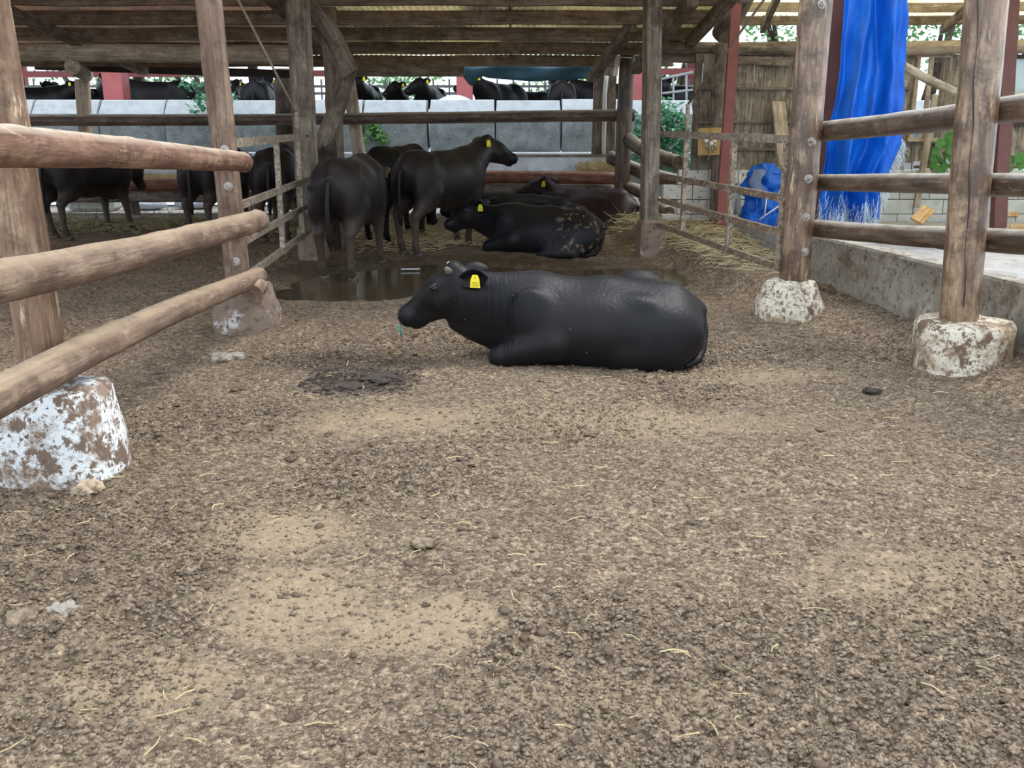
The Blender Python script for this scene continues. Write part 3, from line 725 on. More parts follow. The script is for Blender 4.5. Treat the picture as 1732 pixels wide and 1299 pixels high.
def hm(pos, pitch, yaw=0.0, roll=0.0): return Matrix.Translation(pos) @ Matrix.Rotation(yaw, 4, 'Z') @ Matrix.Rotation(-pitch, 4, 'Y') @ Matrix.Rotation(roll, 4, 'X')
def head_prims(M, s=1.0):
    T = lambda x, y, z: tuple(M @ Vector((x * s, y * s, z * s)))
    pr = [rc(T(0, 0, 0), T(.16, 0, -.01), .105 * s, .095 * s, .04), rc(T(.14, 0, 0), T(.35, 0, -.028), .088 * s, .06 * s, .04),
          rc(T(.02, 0, -.12), T(.33, 0, -.10), .095 * s, .045 * s, .04), rc(T(.385, .026, -.035), T(.385, -.026, -.035), .064 * s, .064 * s, .02), rc(T(.395, .03, -.06), T(.395, -.03, -.06), .05 * s, .05 * s, .015),
          rc(T(.33, 0, -.125), T(.378, 0, -.122), .036 * s, .03 * s, .012),
          rc(T(-.035, .035, .075), T(-.035, -.035, .075), .042 * s, .042 * s, .03)]
    for sy in (1, -1): pr += [rc(T(.10, sy * .07, .035), T(.15, sy * .07, .025), .036 * s, .03 * s, .02), rc(T(.02, sy * .06, -.07), T(.16, sy * .055, -.07), .06 * s, .05 * s, .03)]
    return pr
def ear_mesh():
    V, Fc = [], []; nu, nv = 12, 7
    for layer in (0, 1):
        for i in range(nu + 1):
            u = i / nu; wd = 0.064 * (math.sin(math.pi * min(1, u * .9 + .1)) ** 0.7) * (1 if u < 1 else 0.2) + 0.004
            for j in range(nv):
                v = -1 + 2 * j / (nv - 1)
                V.append((0.185 * u, wd * v, 0.045 * v * v * (1 - 0.6 * u) - 0.02 * math.sin(math.pi * u) - layer * 0.007))
    st = (nu + 1) * nv
    for i in range(nu):
        for j in range(nv - 1):
            a = i * nv + j; Fc.append((a, a + nv, a + nv + 1, a + 1)); Fc.append((st + a, st + a + 1, st + a + nv + 1, st + a + nv))
        for j in (0, nv - 1):
            a = i * nv + j; Fc.append((a, a + nv, st + a + nv, st + a) if j else (a, st + a, st + a + nv, a + nv))
    for j in range(nv - 1): a = nu * nv + j; Fc.append((a, st + a, st + a + 1, a + 1)); Fc.append((j, j + 1, st + j + 1, st + j))
    me = bpy.data.meshes.new('ear'); me.from_pydata(V, [], Fc); me.update(); me.polygons.foreach_set('use_smooth', [True] * len(Fc)); return me
EAR = ear_mesh()
def axes(p, x, z):
    x = Vector(x).normalized(); y = Vector(z).cross(x).normalized(); z = x.cross(y)
    M = Matrix((x, y, z)).transposed().to_4x4(); M.translation = p; return M
def tag_meshes():
    out = [(-.016, 0), (.016, 0), (.03, -.03), (.034, -.085), (-.034, -.085), (-.03, -.03)]
    t = 0.003; V = [(x, y, t) for x, y in out] + [(x, y, -t) for x, y in out]
    Fc = [tuple(range(6))[::-1], tuple(range(6, 12))] + [(i, (i + 1) % 6, 6 + (i + 1) % 6, 6 + i) for i in range(6)]
    a = bpy.data.meshes.new('ear_tag'); a.from_pydata(V, [], Fc); a.update()
    V, Fc = [], []
    def bar(x0, y0, x1, y1):
        i = len(V); V.extend([(x0, y0, t + .0012), (x1, y0, t + .0012), (x1, y1, t + .0012), (x0, y1, t + .0012)]); Fc.append((i, i + 1, i + 2, i + 3))
    for x in (-.021, -.009, .003, .015):             # faint worn figures
        bar(x, -.078, x + .003, -.056); bar(x, -.059, x + .009, -.056)
        if x > -.01: bar(x + .006, -.078, x + .009, -.06)
    bar(-.02, -.051, .02, -.047); bar(-.004, -.024, .005, -.012)
    b_ = bpy.data.meshes.new('print'); b_.from_pydata(V, [], Fc); b_.update(); return a, b_
TAGM, PRINTM = tag_meshes()
TAGM.materials.append(MATS['tag_yellow']); PRINTM.materials.append(MATS['tag_print'])
def uv_ball(r, sx=1, sy=1, sz=1, name='eye'):
    bm = bmesh.new(); bmesh.ops.create_uvsphere(bm, u_segments=12, v_segments=8, radius=r)
    for v in bm.verts: v.co = Vector((v.co.x * sx, v.co.y * sy, v.co.z * sz))
    me = bpy.data.meshes.new(name); bm.to_mesh(me); bm.free(); me.polygons.foreach_set('use_smooth', [True] * len(me.polygons)); return me
def cow(name, prims, M, coat, h, tail, floor_z=None, hs=1.0, tags=(1,), horns=True, hooves=(), ear_dir=(-.62, .75, -.05), detail=True, ear_base=(-.02, .095, .01)):
    root = empty(name)
    link('body', skin('body', prims + head_prims(M, hs), h, floor_z), coat, None, root)
    T = lambda x, y, z: M @ Vector((x * hs, y * hs, z * hs)); D = lambda v: M.to_3x3() @ Vector(v)
    for sy in (1, -1):
        p = T(ear_base[0], sy * ear_base[1], ear_base[2])
        e = link('ear', EAR, None, axes(p, D((ear_dir[0], sy * ear_dir[1], ear_dir[2])), D((.55, sy * .75, .1))) @ Matrix.Scale(hs, 4), root)
        if not EAR.materials: EAR.materials.append(MATS[coat])
        if e.material_slots: e.material_slots[0].link = 'OBJECT'; e.material_slots[0].material = MATS[coat]
        if sy in tags:
            q = p + D((ear_dir[0], sy * ear_dir[1], ear_dir[2])).normalized() * 0.10 * hs + D((.4, sy * .8, 0)).normalized() * 0.022 + Vector((0, 0, .03))
            nrm = D((.25, sy * .9, 0)); nrm.z = 0; nrm.normalize()
            Mt = axes(q, Vector((0, 0, 1)).cross(nrm), nrm) @ Matrix.Scale(hs * 0.95, 4)
            t_ = link('ear_tag', TAGM, None, Mt, e); t_['label'] = 'yellow ear tag'
            MW[e.name] = MW[e.name]
            if detail:
                pr = bpy.data.objects.new('print', PRINTM); C.objects.link(pr); pr.parent = e; pr.matrix_parent_inverse = MW[e.name].inverted(); pr.matrix_basis = Mt; pr['kind'] = 'stuff'
        if detail:
            link('eye', uv_ball(.021 * hs, 1, .7, .8), 'eye_dark', M @ Matrix.Translation((.128 * hs, sy * .098 * hs, .03 * hs)), root)
            link('eyelid', uv_ball(.026 * hs, 1.2, .6, .45, 'eyelid'), 'eyelid', M @ Matrix.Translation((.128 * hs, sy * .096 * hs, .048 * hs)), root)
            link('nostril', uv_ball(.013 * hs, .8, .7, 1.1, 'nostril'), 'eye_dark', M @ Matrix.Translation((.437 * hs, sy * .036 * hs, -.025 * hs)), root)
        if horns:
            p0, p1, p2 = T(-.005, sy * .06, .06), T(-.005, sy * .10, .088), T(-.008, sy * .118, .104)
            hn = tube('horn', [p0, p1, p2], [.026 * hs, .022 * hs, .013 * hs], 'horn' if sy > 0 else 'horn_tip', root)
    tube('tail', tail, [.032] * 1 + [.022] * (len(tail) - 3) + [.03, .012], 'coat_plain' if coat == 'coat_standing' else coat, root)
    for p, d in hooves:
        a, b_ = Vector(p), Vector(p) + Vector(d)
        tube('hoof', [a, (a + b_) / 2, b_], [.042, .05, .054], 'hoof', root, 10)
    return root
def standing_prims(tw=0.0, legspread=(0, 0, 0, 0)):
    pr = [el((.0, 0, .84), (.58, .285, .335)), el((.38, 0, .83), (.30, .235, .36)), el((-.48, 0, .93), (.32, .245, .27)),
          rc((.46, 0, 1.13), (-.12, 0, 1.08), .085, .08, .08), rc((-.12, 0, 1.08), (-.62, 0, 1.11), .08, .085, .08), rc((-.62, 0, 1.10), (-.76, 0, 1.02), .07, .05, .05),
          el((.45, 0, .62), (.2, .13, .16)), rc((-.42, .17, 1.10), (-.42, -.17, 1.10), .065, .065, .06)]
    for i, sy in enumerate((1, -1)):
        f, hd = legspread[i], legspread[2 + i]
        pr += [el((.44, sy * .17, .80), (.15, .085, .28)), rc((.40, sy * .17, .66), (.42 + f * .5, sy * .16, .40), .095, .055, .05), rc((.42 + f * .5, sy * .16, .40), (.42 + f, sy * .15, .13), .05, .037, .02), rc((.42 + f, sy * .15, .13), (.45 + f, sy * .15, .05), .042, .045, .02),
               el((-.52, sy * .165, .80), (.235, .115, .31)), rc((-.46, sy * .185, .72), (-.69 + hd * .6, sy * .165, .48), .135, .062, .06), rc((-.70 + hd * .6, sy * .165, .48), (-.66 + hd, sy * .16, .14), .052, .038, .02), rc((-.66 + hd, sy * .16, .14), (-.62 + hd, sy * .16, .05), .043, .046, .02)]
    return pr
def stand_hooves(ls=(0, 0, 0, 0)):
    return [((.45 + ls[i], s * .15, .055), (.03, 0, -.06)) for i, s in enumerate((1, -1))] + [((-.62 + ls[2 + i], s * .16, .055), (.03, 0, -.06)) for i, s in enumerate((1, -1))]
STAIL = [(-.75, 0, 1.03), (-.82, 0, .96), (-.83, .01, .8), (-.81, .02, .6), (-.80, .02, .45), (-.79, .02, .36)]
def lying_prims(hind=True):
    pr = [el((-.08, 0, .25), (.60, .36, .285)), el((.30, 0, .28), (.33, .28, .285)), rc((.42, 0, .44), (-.10, 0, .435), .095, .10, .08), rc((-.10, 0, .435), (-.50, 0, .40), .10, .10, .08),
          el((-.47, 0, .26), (.28, .30, .235)), el((-.34, -.20, .36), (.22, .14, .215), .25), el((-.42, .22, .19), (.30, .14, .19), 0, .1), rc((-.55, 0, .40), (-.72, 0, .34), .09, .05, .06),
          el((.35, .23, .30), (.14, .075, .22), -.25, 0, .07), el((.36, -.20, .28), (.17, .10, .23), -.2), el((-.30, .22, .40), (.10, .06, .06), 0, 0, .06), el((-.02, .20, .24), (.40, .17, .21), 0, 0, .05)]
    for s in (1, -1):
        pr += [rc((.24, s * .27, .18), (.57, s * .235, .09), .115, .072, .03), rc((.57, s * .235, .075), (.24, s * .20, .045), .062, .04, .03), rc((.24, s * .20, .045), (.15, s * .20, .035), .045, .04, .02)]
    if hind: pr += [rc((-.45, .28, .13), (-.20, .33, .12), .12, .085, .06), rc((-.52, .36, .06), (-.12, .40, .045), .052, .04, .03)]
    else: pr += [rc((-.48, .22, .10), (-.20, .27, .09), .12, .09, .08)]
    return pr
LTAIL = [(-.70, 0, .35), (-.745, .01, .30), (-.755, .05, .2), (-.735, .11, .1), (-.69, .18, .05), (-.60, .27, .03)]

def cows():
    # the heifer lying in the middle of the yard
    M = hm((.86, 0, .535), math.radians(-31))
    neck = [rc((.36, 0, .38), (.78, 0, .44), .19, .135, .10), rc((.46, 0, .23), (.80, 0, .34), .16, .105, .08), rc((.42, 0, .16), (.74, 0, .22), .12, .07, .06), rc((.44, 0, .44), (.84, 0, .52), .10, .085, .06), rc((.50, 0, .12), (.86, 0, .25), .085, .05, .06)]
    o_ = cow('cow', lying_prims(False) + neck, M, 'coat_main', 0.0165, LTAIL, -0.03, tags=(1,), ear_dir=(-.82, .42, -.30), ear_base=(-.055, .10, -.015))
    nr = tube('nose_ring', [M @ Vector((.44, .012, -.055)), M @ Vector((.462, .03, -.065)), M @ Vector((.455, .035, -.065)) + Vector((.004, 0, -.035)), M @ Vector((.448, .03, -.065)) + Vector((0, 0, -.075))], [.006, .007, .007, .006], 'nose_teal', o_)
    nr['label'] = 'teal green nose lead'
    p = G(1000, 628) + Vector((0, .33, 0))
    o_.location = (p.x, p.y, gz(p.x, p.y) - 0.005); o_.rotation_euler = (0, 0, math.radians(180))
    tag(o_, 'large black cow lying alone in the open yard with folded forelegs', 'cow')
    # standing beside the trough, side on
    ls = (.05, -.12, .02, -.10)
    M = hm((.93, -.03, 1.24), math.radians(-22), math.radians(-34))
    neck = [rc((.48, 0, 1.0), (.88, 0, 1.20), .21, .13, .10), rc((.46, 0, .82), (.84, 0, 1.10), .20, .10, .10), rc((.5, 0, 1.12), (.9, 0, 1.27), .08, .075, .06)]
    o_ = cow('cow', standing_prims(0, ls) + neck, M, 'coat_standing', 0.02, STAIL, tags=(-1,), hooves=stand_hooves(ls), horns=False)
    p = G(698, 428); hd = math.radians(57); o_.rotation_euler = (0, 0, hd)
    o_.location = (p.x + .62 * math.cos(hd), p.y + .62 * math.sin(hd), -.025)
    tag(o_, 'dark brown cow standing side-on with raised head and yellow ear tag beside the trough', 'cow')
    # rear views
    ls2 = (0, .12, .06, -.04)
    M2 = hm((.98, .06, .93), math.radians(-52), math.radians(24))
    neck2 = [rc((.48, 0, .98), (.95, 0, .98), .2, .13, .10), rc((.46, 0, .82), (.92, 0, .86), .2, .1, .10)]
    a = cow('cow', standing_prims(0, ls2) + neck2, M2, 'coat_standing', 0.022, STAIL, tags=(1, -1), hooves=stand_hooves(ls2), horns=False)
    p = G(570, 471); hd = math.radians(84); a.rotation_euler = (0, 0, hd); a.scale = (1.0, 1.0, .98)
    a.location = (p.x + .66 * math.cos(hd), p.y + .66 * math.sin(hd), -.025)
    tag(a, 'dark grey-brown cow seen from behind, standing beside the forked timber post', 'cow')
    def place(px, py, hd, sc, label, src=a, z=0.0):
        c_ = copy_tree(src); q = G(px, py); hd = math.radians(hd)
        c_.rotation_euler = (0, 0, hd); c_.scale = (sc, sc, sc); c_.location = (q.x + .66 * sc * math.cos(hd), q.y + .66 * sc * math.sin(hd), z)
        tag(c_, label, 'cow'); return c_
    place(100, 405, 70, .98, 'brown cow reaching its head into the trough beside the thick near fence post')
    place(340, 408, 82, .98, 'dark brown cow standing hind end out behind the reddish top rail')
    place(466, 409, 94, .98, 'black cow with rounded rump standing behind the rusty pipe gate')
    # head-down feeder behind the side-on cow
    M3 = hm((.88, 0, .52), math.radians(-72))
    neck3 = [rc((.48, 0, .92), (.86, 0, .62), .2, .12, .10), rc((.44, 0, .76), (.80, 0, .5), .2, .1, .08)]
    f_ = cow('cow', standing_prims(0, ls) + neck3, M3, 'coat_herd', 0.024, STAIL, tags=(), hooves=stand_hooves(ls), horns=False)
    hd = math.radians(70); q = G(641, 412)
    f_.rotation_euler = (0, 0, hd); f_.location = (q.x + .66 * math.cos(hd), q.y + .66 * math.sin(hd), 0)
    tag(f_, 'black cow lowering its head to the hay, half hidden between the two standing cows', 'cow')
    # resting group
    M4 = hm((.80, 0, .50), math.radians(-24), math.radians(14))
    neck4 = [rc((.36, 0, .36), (.74, 0, .42), .18, .125, .10), rc((.44, 0, .22), (.76, 0, .32), .16, .10, .08)]
    b_ = cow('cow', lying_prims() + neck4, M4, 'coat_lying', 0.022, LTAIL, -0.03, tags=(1,), horns=False)
    def lay(o2, px, py, hd, label, sc=1.0):
        q = G(px, py); hd = math.radians(hd); o2.rotation_euler = (0, 0, hd); o2.scale = (sc, sc, sc)
        o2.location = (q.x, q.y, -.02); tag(o2, label, 'cow')
    lay(b_, 915, 426, 160, 'black cow lying with dried dung caked on its haunch beside the puddle', 1.02)
    c_ = copy_tree(b_); c_.children[0].material_slots[0].link = 'OBJECT'; 
    for ch in c_.children:
        if ch.name.startswith(('body', 'ear', 'tail')) and ch.material_slots: ch.material_slots[0].link = 'OBJECT'; ch.material_slots[0].material = MATS['coat_herd']
    lay(c_, 886, 394, 168, 'black cow lying half hidden between two other resting cows', 1.0)
    M5 = hm((.74, 0, .60), math.radians(-14), math.radians(10))
    neck5 = [rc((.36, 0, .38), (.68, 0, .52), .18, .125, .10), rc((.44, 0, .24), (.68, 0, .42), .16, .10, .08)]
    d_ = cow('cow', lying_prims() + neck5, M5, 'coat_brown', 0.024, LTAIL, -0.03, tags=(1,), horns=False)
    lay(d_, 996, 386, 146, 'reddish brown cow lying with lifted head beside the white-painted footing', 1.05)
    # herd on the upper yard
    hp = cow('cow', standing_prims() + neck, M, 'coat_herd', 0.04, STAIL, tags=(1, -1), horns=False, detail=False)
    gname = 'herd on the upper yard behind the block wall'
    spots = [(60, 21.4, 12), (262, 19.6, 176), (372, 18.9, 84), (440, 18.8, 95), (618, 21.2, 268), (672, 21.4, 275), (728, 21.2, 262), (846, 20.7, 236), (890, 22.4, 205), (950, 18.9, 88), (1030, 20.5, 176), (1190, 19.6, 2), (150, 22.2, 185), (1120, 21.9, 264)]
    for k, (px, D_, ang) in enumerate(spots):
        c_ = hp if k == 0 else copy_tree(hp)
        q = P(px, 160, D_); c_.location = (q.x, D_, 1.06); c_.rotation_euler = (0, 0, math.radians(ang)); s = 0.97 + .05 * math.sin(k * 2.1); c_.scale = (s, s, s)
        tag(c_, ['black herd cow furthest from the ivy, above the block wall', 'black herd cow side-on behind the thick pink-red post', 'black herd cow showing its rump beside the leafy sprig', 'black herd cow showing its rump beside the dead tree', 'black herd cow facing the yard just past the pale leaning pole',
                 'black herd cow facing the yard, middle one of three heads over the wall', 'black herd cow facing the yard beside the white wrapped bale', 'black herd cow turned towards the dark tarp corner past the second pink-red post', 'black herd cow set back behind the one by the second pink-red post', 'black herd cow showing its rump just before the paired timber posts',
                 'black herd cow side-on behind the paired timber posts', 'black herd cow side-on beyond the sloping handrail', 'black herd cow set back behind the thick pink-red post and the side-on cow', 'black herd cow facing the yard behind the narrow timber post'][k], 'cow', gname)
cows()

# ------------------------------------------------------------------ fence posts, footings and rails in the yard
def footing(name, x, y, h, rt, rb, mat, label, seed, square=0.0, zb=-0.12, lean=0.0):
    seg, V, Fc = 30, [], []
    rings = [(zb, rb * 1.0), (0.0, rb), (h * .35, rb * .99 + rt * .01), (h * .7, (rb + rt * 2) / 3), (h * .93, rt), (h, rt * .93), (h + .012, rt * .6), (h + .015, rt * .2)]
    ph = seed * 3.7
    for z, r in rings:
        for j in range(seg):
            a = 2 * math.pi * j / seg; c_, s_ = math.cos(a), math.sin(a)
            sq = (abs(c_) ** 6 + abs(s_) ** 6) ** (-1 / 6); q = r * ((1 - square) + square * sq * .92)
            q *= 1 + .035 * mnoise.noise((c_ * 1.6 + ph, s_ * 1.6, z * 4)) + .02 * mnoise.noise((c_ * 5 + ph, s_ * 5, z * 12))
            V.append((q * c_ + lean * z, q * s_, z + (.02 * mnoise.noise((c_ * 2, s_ * 2 + ph, 3)) if z > 0 else 0)))
    for i in range(len(rings) - 1):
        for j in range(seg): a, b_ = i * seg + j, i * seg + (j + 1) % seg; Fc.append((a, b_, b_ + seg, a + seg))
    Fc.append(tuple(range((len(rings) - 1) * seg, len(rings) * seg)))
    o_ = pydata(name, V, Fc, mat, Matrix.Translation((x, y, 0)), None, True)
    return tag(o_, label, 'footing')
footing('concrete_footing', -1.99, 3.93, .40, .235, .275, 'concrete_white', 'whitewashed concrete footing under the near left fence post', 1, .55)
footing('concrete_footing', -1.99, 6.98, .34, .20, .255, 'concrete_muddy', 'mud-covered concrete footing under the second left fence post', 2, .1)
footing('concrete_footing', 2.76, 5.66, .335, .285, .285, 'concrete_cream', 'round cream-painted concrete footing under the cracked thick post', 3, 0)
footing('concrete_footing', 2.20, 7.42, .29, .205, .275, 'concrete_cream', 'muddy round footing with sloping shoulders under the bolted post', 4, 0)

p0 = P(78, 640, 3.95); p1 = P(-28, 0, 3.95)
d = (p1 - p0) / (p1.z - p0.z); b0 = p0 + d * (.40 - p0.z); b1 = p0 + d * (3.2 - p0.z)
pl1 = log('log_post', b0, b1, .095, .088, 'log_post', 11, bend=.01); tag(pl1, 'thick brown log post on the whitewashed footing', 'post')
p0 = P(402, 470, 7.0); p1 = P(352, 0, 7.0); d = (p1 - p0) / (p1.z - p0.z); b0 = p0 + d * (.33 - p0.z); b1 = p0 + d * (2.95 - p0.z)
pl2 = log('log_post', b0, b1, .092, .09, 'log_rail', 12, bend=.01); tag(pl2, 'grey-brown log post with bolts on the mud-covered footing', 'post')
for py in (253, 315, 442): 
    q = P(380 + (py - 253) * .1, py, 6.9); bolt(q, (.35, -1, 0), pl2)
p0 = P(1622, 530, 5.66); p1 = P(1668, 0, 5.66); d = (p1 - p0) / (p1.z - p0.z); b0 = p0 + d * (.33 - p0.z); b1 = p0 + d * (3.1 - p0.z)
pr1 = log('log_post', b0, b1, .112, .12, 'log_post_worn', 13, bend=.008, seg=20, rough=.03); tag(pr1, 'thick worn log post with a long crack on the round cream footing', 'post')
p0 = P(1344, 465, 7.42); p1 = P(1380, 0, 7.42); d = (p1 - p0) / (p1.z - p0.z); b0 = p0 + d * (.28 - p0.z); b1 = p0 + d * (3.1 - p0.z)
pr2 = log('log_post', b0, b1, .115, .12, 'log_post_worn', 14, bend=.008, seg=20, rough=.03); tag(pr2, 'thick worn log post studded with bolts beside the rusty gate', 'post')
for px, py in ((1382, 10), (1365, 239), (1360, 301), (1356, 365), (1354, 423)):
    q = P(px, py, 7.42); c_ = pr2.matrix_basis; ax0 = b0 + d * (q.z - b0.z)
    dirv = Vector((q.x - ax0.x, 0, 0)); dirv = Vector((dirv.x, -math.sqrt(max(.001, .115 ** 2 - dirv.x ** 2)), 0)).normalized()
    bolt(ax0 + dirv * .112, dirv, pr2, .034)
ck0, ck1 = P(1629, 520, 5.53), P(1655, 0, 5.53)      # long drying check down the face of the thick post
ck = tube('crack', [ck0.lerp(ck1, t) + Vector((.006 * math.sin(t * 23), 0, 0)) for t in [i / 16 for i in range(17)]], [.004 + .002 * math.sin(i * 1.3) for i in range(17)], 'dark_board', pr1, 6)

def rail(pts, r0, r1, mat, label, seed, ext0=0.0, ext1=0.0, **kw):
    a, b_ = P(*pts[0]), P(*pts[1]); d_ = (b_ - a).normalized(); a = a - d_ * ext0; b_ = b_ + d_ * ext1
    o_ = log('log_rail', a, b_, r0, r1, mat, seed, **kw); return tag(o_, label, 'rail'), a, b_
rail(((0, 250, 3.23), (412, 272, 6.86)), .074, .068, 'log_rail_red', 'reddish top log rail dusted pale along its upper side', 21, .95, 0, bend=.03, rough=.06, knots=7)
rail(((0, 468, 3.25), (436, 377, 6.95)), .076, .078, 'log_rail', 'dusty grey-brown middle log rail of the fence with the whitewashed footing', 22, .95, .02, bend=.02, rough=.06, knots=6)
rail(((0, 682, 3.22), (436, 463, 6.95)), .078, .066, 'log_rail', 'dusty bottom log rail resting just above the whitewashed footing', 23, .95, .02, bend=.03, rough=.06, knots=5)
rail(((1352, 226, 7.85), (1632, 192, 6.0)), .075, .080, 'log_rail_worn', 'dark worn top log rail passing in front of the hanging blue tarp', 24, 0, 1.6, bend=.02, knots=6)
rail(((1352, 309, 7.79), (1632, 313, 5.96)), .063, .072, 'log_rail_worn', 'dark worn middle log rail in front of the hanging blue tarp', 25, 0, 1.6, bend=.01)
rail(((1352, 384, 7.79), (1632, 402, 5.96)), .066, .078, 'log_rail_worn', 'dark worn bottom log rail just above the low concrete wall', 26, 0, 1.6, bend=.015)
# stub log end below the bottom left rail
o_ = log('log_stub', P(428, 497, 6.64), P(437, 481, 6.86), .07, .07, 'log_rail', 27); tag(o_, 'short muddy log stub wedged on the mud-covered footing', 'log')

# ------------------------------------------------------------------ gates
def gate(name, A, B, levels, ups, label, mat, mats_up, rod_t, rod_h, thick=0.055):
    root = empty(name, (A[0], A[1], 0)); tag(root, label, 'gate')
    A, B = Vector((A[0], A[1], 0)), Vector((B[0], B[1], 0)); Q = lambda t, z: A + (B - A) * t + Vector((0, 0, z))
    up = (0, 0, 1)
    for i, z in enumerate(levels):
        beam('gate_bar', Q(0, z), Q(1, z), thick * 1.15 if i == 0 else thick, .035, mats_up if i == 0 else mat, root, roll=math.pi / 2)
    for t in ups:
        beam('upright', Q(t, levels[-1] - .03), Q(t, levels[0] + .03), .05, .045, mats_up, root, roll=math.atan2((B - A).y, (B - A).x))
    if rod_t is not None:
        tube('gate_post_pipe', [Q(rod_t, levels[0]), Q(rod_t, levels[0] + rod_h * .5), Q(rod_t, levels[0] + rod_h)], .022, mats_up, root)
    return root, Q
gr, QR = gate('pipe_gate', (1.66, 10.62), (2.12, 7.44), (1.37, .925, .66, .385), (.23, .64, .985), 'rusty brown bar gate beside the bolted log post', 'rust_steel', 'galvanised', .23, .30)
gl, QL = gate('pipe_gate', (-2.20, 10.35), (-2.02, 7.06), (1.35, .90, .63, .36), (.13, .49), 'muddy bar gate between the bolted grey log post and the squared timber post', 'galvanised', 'galvanised', .13, .24)
for z in (1.37, .925, .66, .385): beam('hinge', QR(-.04, z), QR(.0, z), .03, .03, 'rust_steel', gr)
for z in (1.35, .9, .63): beam('latch_bar', QL(-.07, z), QL(.0, z), .022, .022, 'dark_rubber', gl)
a = QL(.13, 1.59); b_ = P(403, 0, 9.5); o_ = tube('stay_cable', [a, a.lerp(b_, .5), a.lerp(b_, 1.05)], .012, 'rope'); tag(o_, 'thin slanting stay rod rising from the muddy gate to the roof', 'rod')
a = QR(.23, 1.67); b_ = P(1292, 0, 9.4); o_ = tube('stay_cable', [a, a.lerp(b_, .5), a.lerp(b_, 1.02)], .013, 'rusty_wire'); tag(o_, 'long rusty stay rod slanting up across the plank wall', 'rod')

# ------------------------------------------------------------------ inner posts of the shed
def stand_post(name, p_lo, p_hi, D, wx, wy, mat, label, z0, z1, kind='beam', seed=1, rot=0.0, bend=.01):
    p0, p1 = P(*p_lo, D), P(*p_hi, D); d_ = (p1 - p0) / (p1.z - p0.z)
    a, b_ = p0 + d_ * (z0 - p0.z), p0 + d_ * (z1 - p0.z)
    o_ = beam(name, a, b_, wx, wy, mat, roll=rot, bev=.015, seed=seed, warp=.004) if kind == 'beam' else log(name, a, b_, wx, wy, mat, seed, bend=bend)
    return tag(o_, label, 'post')
stand_post('timber_post', (524, 380), (503, 0), 10.7, .23, .2, 'timber_grey', 'squared grey timber post beside the forked branch', .22, 2.88, rot=.35)
o_ = box_at('concrete_block', (P(530, 420, 10.75).x, 10.75, .16), (.33, .30, .42), 'concrete_muddy', bev=.05, rz=.3); tag(o_, 'mud-caked concrete block under the squared timber post', 'block')
stand_post('timber_post', (1098, 372), (1104, 0), 10.85, .165, .16, 'timber_grey', 'narrow squared timber post holding the rusty bar gate', .36, 2.85, rot=.2)
o_ = box_at('concrete_block', (P(1101, 410, 10.85).x, 10.87, .18), (.29, .27, .50), 'concrete_muddy', bev=.03, rz=.12); tag(o_, 'mud-splashed concrete block under the narrow timber post', 'block')
stand_post('log_post', (1052, 325), (1062, 70), 14.3, .115, .11, 'log_rail_worn', 'brown log post standing on the white-painted footing', .38, 2.42, 'log', 31)
footing('concrete_footing', P(1061, 360, 14.35).x, 14.35, .40, .17, .19, 'concrete_white', 'small white-painted footing under the brown log post by the resting cows', 5, 0)
pe = stand_post('timber_post', (1011, 270), (1017, 110), 15.47, .21, .12, 'timber_grey', 'pale paired timber post behind the feed trough', .1, 2.36)
o_ = beam('timber_post', P(1031, 270, 15.47) + Vector((0, 0, -.8)), P(1036, 110, 15.47), .13, .12, 'timber_grey'); tag(o_, 'darker narrow timber post strapped beside the white pipe', 'post')
o_ = tube('drain_pipe', [P(1021, 262, 15.38), P(1023, 160, 15.38), P(1026, 128, 15.38)], .035, 'pvc_white'); tag(o_, 'thin white plastic pipe running down the paired posts', 'pipe')
stand_post('log_post', (566, 210), (556, 20), 11.9, .10, .095, 'timber_grey', 'slim grey log post rising behind the forked branch', 0, 2.78, 'log', 33)
stand_post('log_post', (604, 240), (586, 110), 15.0, .105, .10, 'timber_pale', 'pale leaning pole behind the forked branch', .08, 2.23, 'log', 34)
stand_post('log_post', (142, 200), (139, 108), 15.47, .108, .112, 'timber_pale', 'pale round pole holding up the log beam over the trough', .38, 2.12, 'log', 35)
o_ = log('log_brace', P(518, 4, 11.0), P(596, 122, 11.0), .10, .11, 'timber_grey', 36, bend=.04); tag(o_, 'slanting grey log brace coming down from the roof', 'brace')
o_ = log('log_brace', P(594, 108, 11.18), P(543, 246, 11.42), .085, .11, 'timber_grey', 37, bend=.07); tag(o_, 'crooked forked branch leaning against the squared timber post', 'branch')
o_ = log('tree_stump', P(545, 240, 11.46), P(540, 262, 11.46) + Vector((0, 0, -1.2)), .15, .20, 'bark', 38, rough=.12); tag(o_, 'rough old tree stump at the foot of the forked branch', 'stump')
o_ = log('dead_tree', P(487, 240, 15.9) + Vector((0, 0, -1.06)), P(484, 118, 15.9), .20, .19, 'bark', 39, rough=.12); tag(o_, 'dark tree trunk standing in front of the block wall', 'tree trunk')
# long rails across the back
o_ = log('log_rail', P(20, 204, 14.85), P(1072, 196, 14.49), .083, .088, 'trough_log', 41, bend=.02, step=.16, knots=6); o_.data.materials[0] = MATS['log_rail_worn']
tag(o_, 'long brown log rail crossing the back of the shed above the trough', 'rail')
for k, (a, b_, lab) in enumerate((((1064, 236, 14.22), (1146, 278, 12.9), 'upper short log rail ending round beside the ivy'), ((1032, 266, 14.62), (1150, 312, 13.9), 'middle short log rail branching from the white-painted footing'), ((1064, 317, 14.22), (1131, 357, 13.12), 'lower short log rail just above the white-painted footing'))):
    o_ = log('log_rail', P(*a), P(*b_), .10 if k < 2 else .085, .10, 'log_rail_worn', 42 + k, bend=.05); tag(o_, lab, 'rail')
